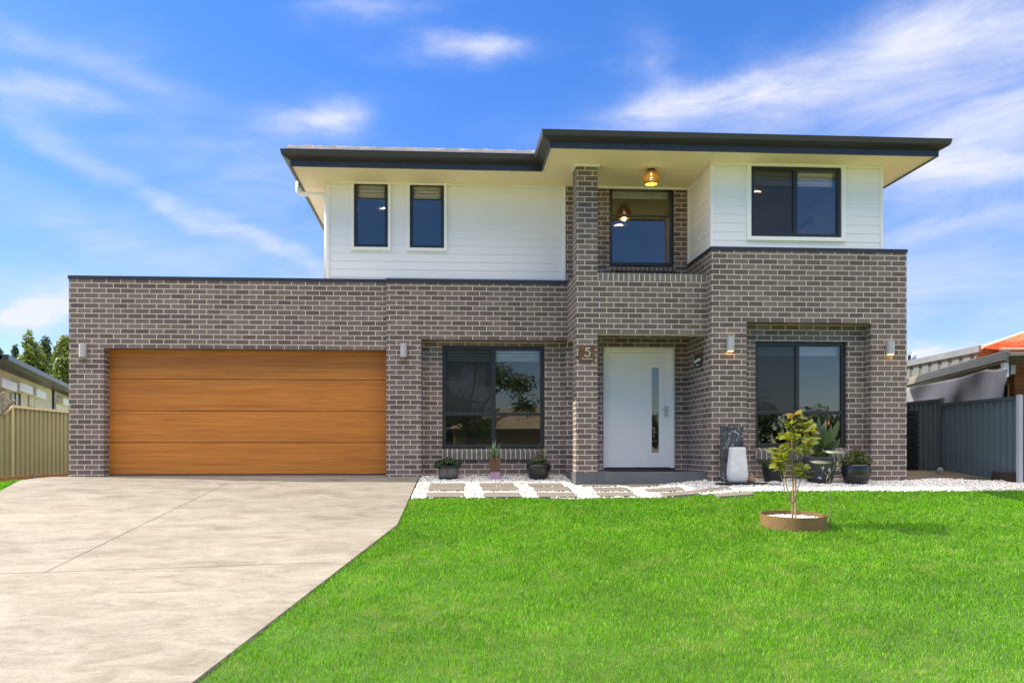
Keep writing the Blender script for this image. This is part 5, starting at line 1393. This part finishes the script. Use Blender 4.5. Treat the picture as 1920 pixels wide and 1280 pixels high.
for i in range(nx):
    for j in range(nz):
        a = i*(nz+1)+j; Fc.append((a, a+nz+1, a+nz+2, a+1))
o = mesh_obj('tarpaulin', V, Fc, M['tarp'], None, (A2.x, A2.y, 0), smooth=True); sm = o.modifiers.new('thickness', 'SOLIDIFY'); sm.thickness = .004
tag(o, 'sagging grey tarpaulin hung below the patio roof above the dark fence', 'tarpaulin')
# grey ribbed shed behind
A3 = dp(1840, 21.5); B3 = dp(1700, 25.4); u3 = (B3-A3).normalized(); n3 = Vector((-u3.y, u3.x)); n3 = n3 if n3.dot(-A3) > 0 else -n3; L3 = (B3-A3).length
def w3(px, py): p = PW(px, py, A3, n3); return (p.xy-A3).dot(u3), p.z
z3 = w3(1836, 660)[1]
sh = thing('metal_shed', 'pale grey steel shed with ribbed wall behind the patio roof', 'shed', (A3.x, A3.y, -.2))
b = MB(); P0, P1 = Vector((A3.x, A3.y, 0)), Vector((B3.x+u3.x*3, B3.y+u3.y*3, 0)); ribbed(b, P0, P1, Vector((n3.x, n3.y, 0)), -.4, z3, -.4, z3, .5, .05)
Wd = 4; ev = A3-n3*Wd; b.quad((A3.x,A3.y,-.4),(ev.x,ev.y,-.4),(ev.x,ev.y,z3-.2),(A3.x,A3.y,z3)); b.build('wall', M['shed_wall'], sh)
b = MB(); b.obox(A3, u3, n3, -.05, L3+3, -.02, .10, z3-.01, z3+.16)
q3 = lambda s_, d_, z: (A3.x+u3.x*s_+n3.x*d_, A3.y+u3.y*s_+n3.y*d_, z)
b.hexa([q3(-.05,-Wd,z3-.35),q3(.06,-Wd,z3-.35),q3(.06,-.021,z3-.01),q3(-.05,-.021,z3-.01),q3(-.05,-Wd,z3-.2),q3(.06,-Wd,z3-.2),q3(.06,-.021,z3+.155),q3(-.05,-.021,z3+.155)])
b.build('fascia', M['roof_grey2'], sh)
b = MB(); b.quad(q3(.0,-.0,z3+.12), q3(L3+3,0,z3+.12), q3(L3+3,-Wd,z3-.22), q3(0,-Wd,z3-.22)); b.build('roof', M['roof_grey2'], sh)
# roof ventilator
vc = PD(1710, 681, 30.5); b = MB(); b.lathe([(.10,-.9),(.10,.0)], vc, 14)
for k in range(18):
    a = 2*math.pi*k/18; b.leaf((vc.x+.09*math.cos(a),vc.y+.09*math.sin(a),vc.z), (.5*math.cos(a+.5),.5*math.sin(a+.5),1), (math.cos(a),math.sin(a),0), .36, .075, .55, 5, .0, .5)
b.lathe([(0,.33),(.08,.32),(.1,.30),(0,.29)], vc, 14)
tag(b.build('roof_ventilator', M['steel'], None, tuple(vc)), 'round spinning metal roof ventilator above the shed beside the house corner', 'ventilator')
# brick house with orange roof at the right edge
bw = MB(); YN = 15.45; xN = PXY(1902, YN); zN = PY(1905, 659, YN)[1]
rh = thing('brick_house', 'red brick house with orange tiled roof at the right edge behind the fence', 'house', (xN, YN, -.3))
bw.box(xN, xN+8, YN, YN+.145, -.4, zN); bw.box(xN+3.6, xN+8, YN+.15, YN+9, -.4, zN); bw.build('wall', M['brick_red'], rh)
def opt(px, py, D): return PD(px, py, D)
E0, T0, T1 = opt(1875, 657.5, 15.6), opt(1842, 653.5, 19.6), opt(1990, 603, 20.6)
E1 = E0+Vector((8.6, -.2, .1)); T1 = T0+(T1-T0)*2.2
b = MB(); nr = 13; nc = 26
for k in range(nr):
    t0, t1 = k/nr, (k+1)/nr+.02
    for j in range(nc):
        s0, s1 = j/nc, (j+1)/nc
        f_ = lambda s_, t_, up: tuple(E0.lerp(E1, s_).lerp(T0.lerp(T1, s_), min(1, t_))+Vector((0, 0, up)))
        jt = random.uniform(.02, .035)
        b.quad(f_(s0, t0, jt), f_(s1, t0, jt+.012), f_(s1, t1, .004), f_(s0, t1, .0)); b.quad(f_(s0, t0, -.012), f_(s1, t0, -.012), f_(s1, t0, jt+.012), f_(s0, t0, jt))
        b.quad(f_(s1, t0, -.012), f_(s1, t1, -.012), f_(s1, t1, .004), f_(s1, t0, jt+.012))
for p, q in ((T0, T1),): b.quad(tuple(p), tuple(q), (q.x+1.5, q.y+4, q.z-1.6), (p.x+1.5, p.y+4, p.z-1.2))
b.build('roof', M['roof_orange'], rh)
b = MB(); b.tube([tuple(T0.lerp(T1, k/10)+Vector((0,0,.03))) for k in range(11)], .045, 8); b.build('ridge_cap', plain('pale_ridge_cap', (.78,.40,.26), .6), rh)
b = MB(); b.tube([tuple(E0.lerp(E1, k/10)+Vector((0,0,.03))) for k in range(11)], .03, 8)
b.build('eave_cap', bpy.data.materials['pale_ridge_cap'], rh)
b = MB(); b.tube([tuple(E0+Vector((0,-.05,-.06))), tuple(E1+Vector((0,-.05,-.06)))], .032, 8); b.build('gutter', plain('brown_gutter', (.16,.10,.08), .5), rh)

# ------------------------------------------------------------------ across the street: mirrored in the panes
st = thing('street_tree', 'leafy street tree behind the viewer, mirrored in the front window panes', 'tree', (1.4, -9, -1.25))
b = MB(); b.tube([(1.2,-9,-1.3),(1.3,-9,.4),(1.1,-9.1,1.8)], [.16,.13,.10], 10)
br = [((1.1,-9.1,1.7),(.2,-9.2,3.4),(-.6,-9,4.6)),((1.2,-9,1.5),(2.2,-8.8,2.9),(3.4,-8.8,3.8)),((1.1,-9.1,1.8),(1.5,-9.3,3.6),(1.6,-9.2,5.0)),((1.2,-9,1.0),(2.4,-9.4,1.8),(4.2,-9.4,2.6)),((1.15,-9,1.6),(.0,-8.6,2.4),(-1.4,-8.7,3.0))]
for s_ in br: b.tube(s_, [.08,.05,.02], 7)
b.build('trunk', M['bark'], st)
leaf_cloud('crown', [(0,-9,4.4),(-1.2,-8.9,3.2),(1.4,-9.1,4.9),(2.4,-9,3.9),(3.6,-9,3.5),(3.9,-9.3,2.5),(.6,-9,2.6),(-1.6,-9,4.4),(-1.0,-9,1.8),(1.6,-9,1.6),(-2.6,-9,3.0)], [(1.2,1,.9),(1.1,.9,.9),(1.2,1,.8),(1,.9,.8),(.9,.8,.6),(.8,.7,.5),(1.0,.8,.7),(1.2,1,1.2),(1.1,.9,.8),(1.0,.9,.7),(1.2,1,1.4)], 15000, .15, M['leaf_mid'], st, shell=.2)
oh = thing('facing_house', 'low tiled house across the street, mirrored in the front window', 'house', (5, -24, -1.25))
b = MB(); b.box(.8, 13, -31, -23, -1.3, 1.75); b.build('wall', plain('tan_wall', (.20,.15,.09), .9), oh)
b = MB(); hip(b, .3, 13.5, -31.5, -22.5, 1.75, R(19), .36, .32, 4, lift=.07); b.build('roof', tile_roof_mat('tan_tile', (.24,.20,.14), (.42,.36,.25)), oh)
oh2 = thing('facing_cottage', 'small pale roofed cottage across the street, mirrored low in the front window', 'house', (-4, -20, -1.25))
b = MB(); b.box(-7, -1.3, -26, -19, -1.3, 1.2); b.build('wall', plain('brown_wall', (.09,.07,.05), .9), oh2)
b = MB(); hip(b, -7.3, -.7, -26.3, -18.7, 1.2, R(18), .4, .4, 6); b.build('roof', M['roof_grey2'], oh2)
b = MB(); b.box(-3.2, -2.2, -18.99, -18.93, -.2, .8); b.build('window', M['white_trim'], oh2)
C = []; Rd = []
for k in range(46):
    x = -40+2.6*k+random.uniform(-1,1); h_ = random.uniform(1.8, 3.6); C.append((x, -62+random.uniform(-4,4), 1.2+h_*.6)); Rd.append((random.uniform(2,3.4), 2.5, h_))
o = leaf_cloud('tree_line', C, Rd, 26000, .7, M['leaf_bgdark'], shell=.2); kind(o, 'stuff'); o['label'] = 'distant belt of trees across the street'

bpy.context.view_layer.update()
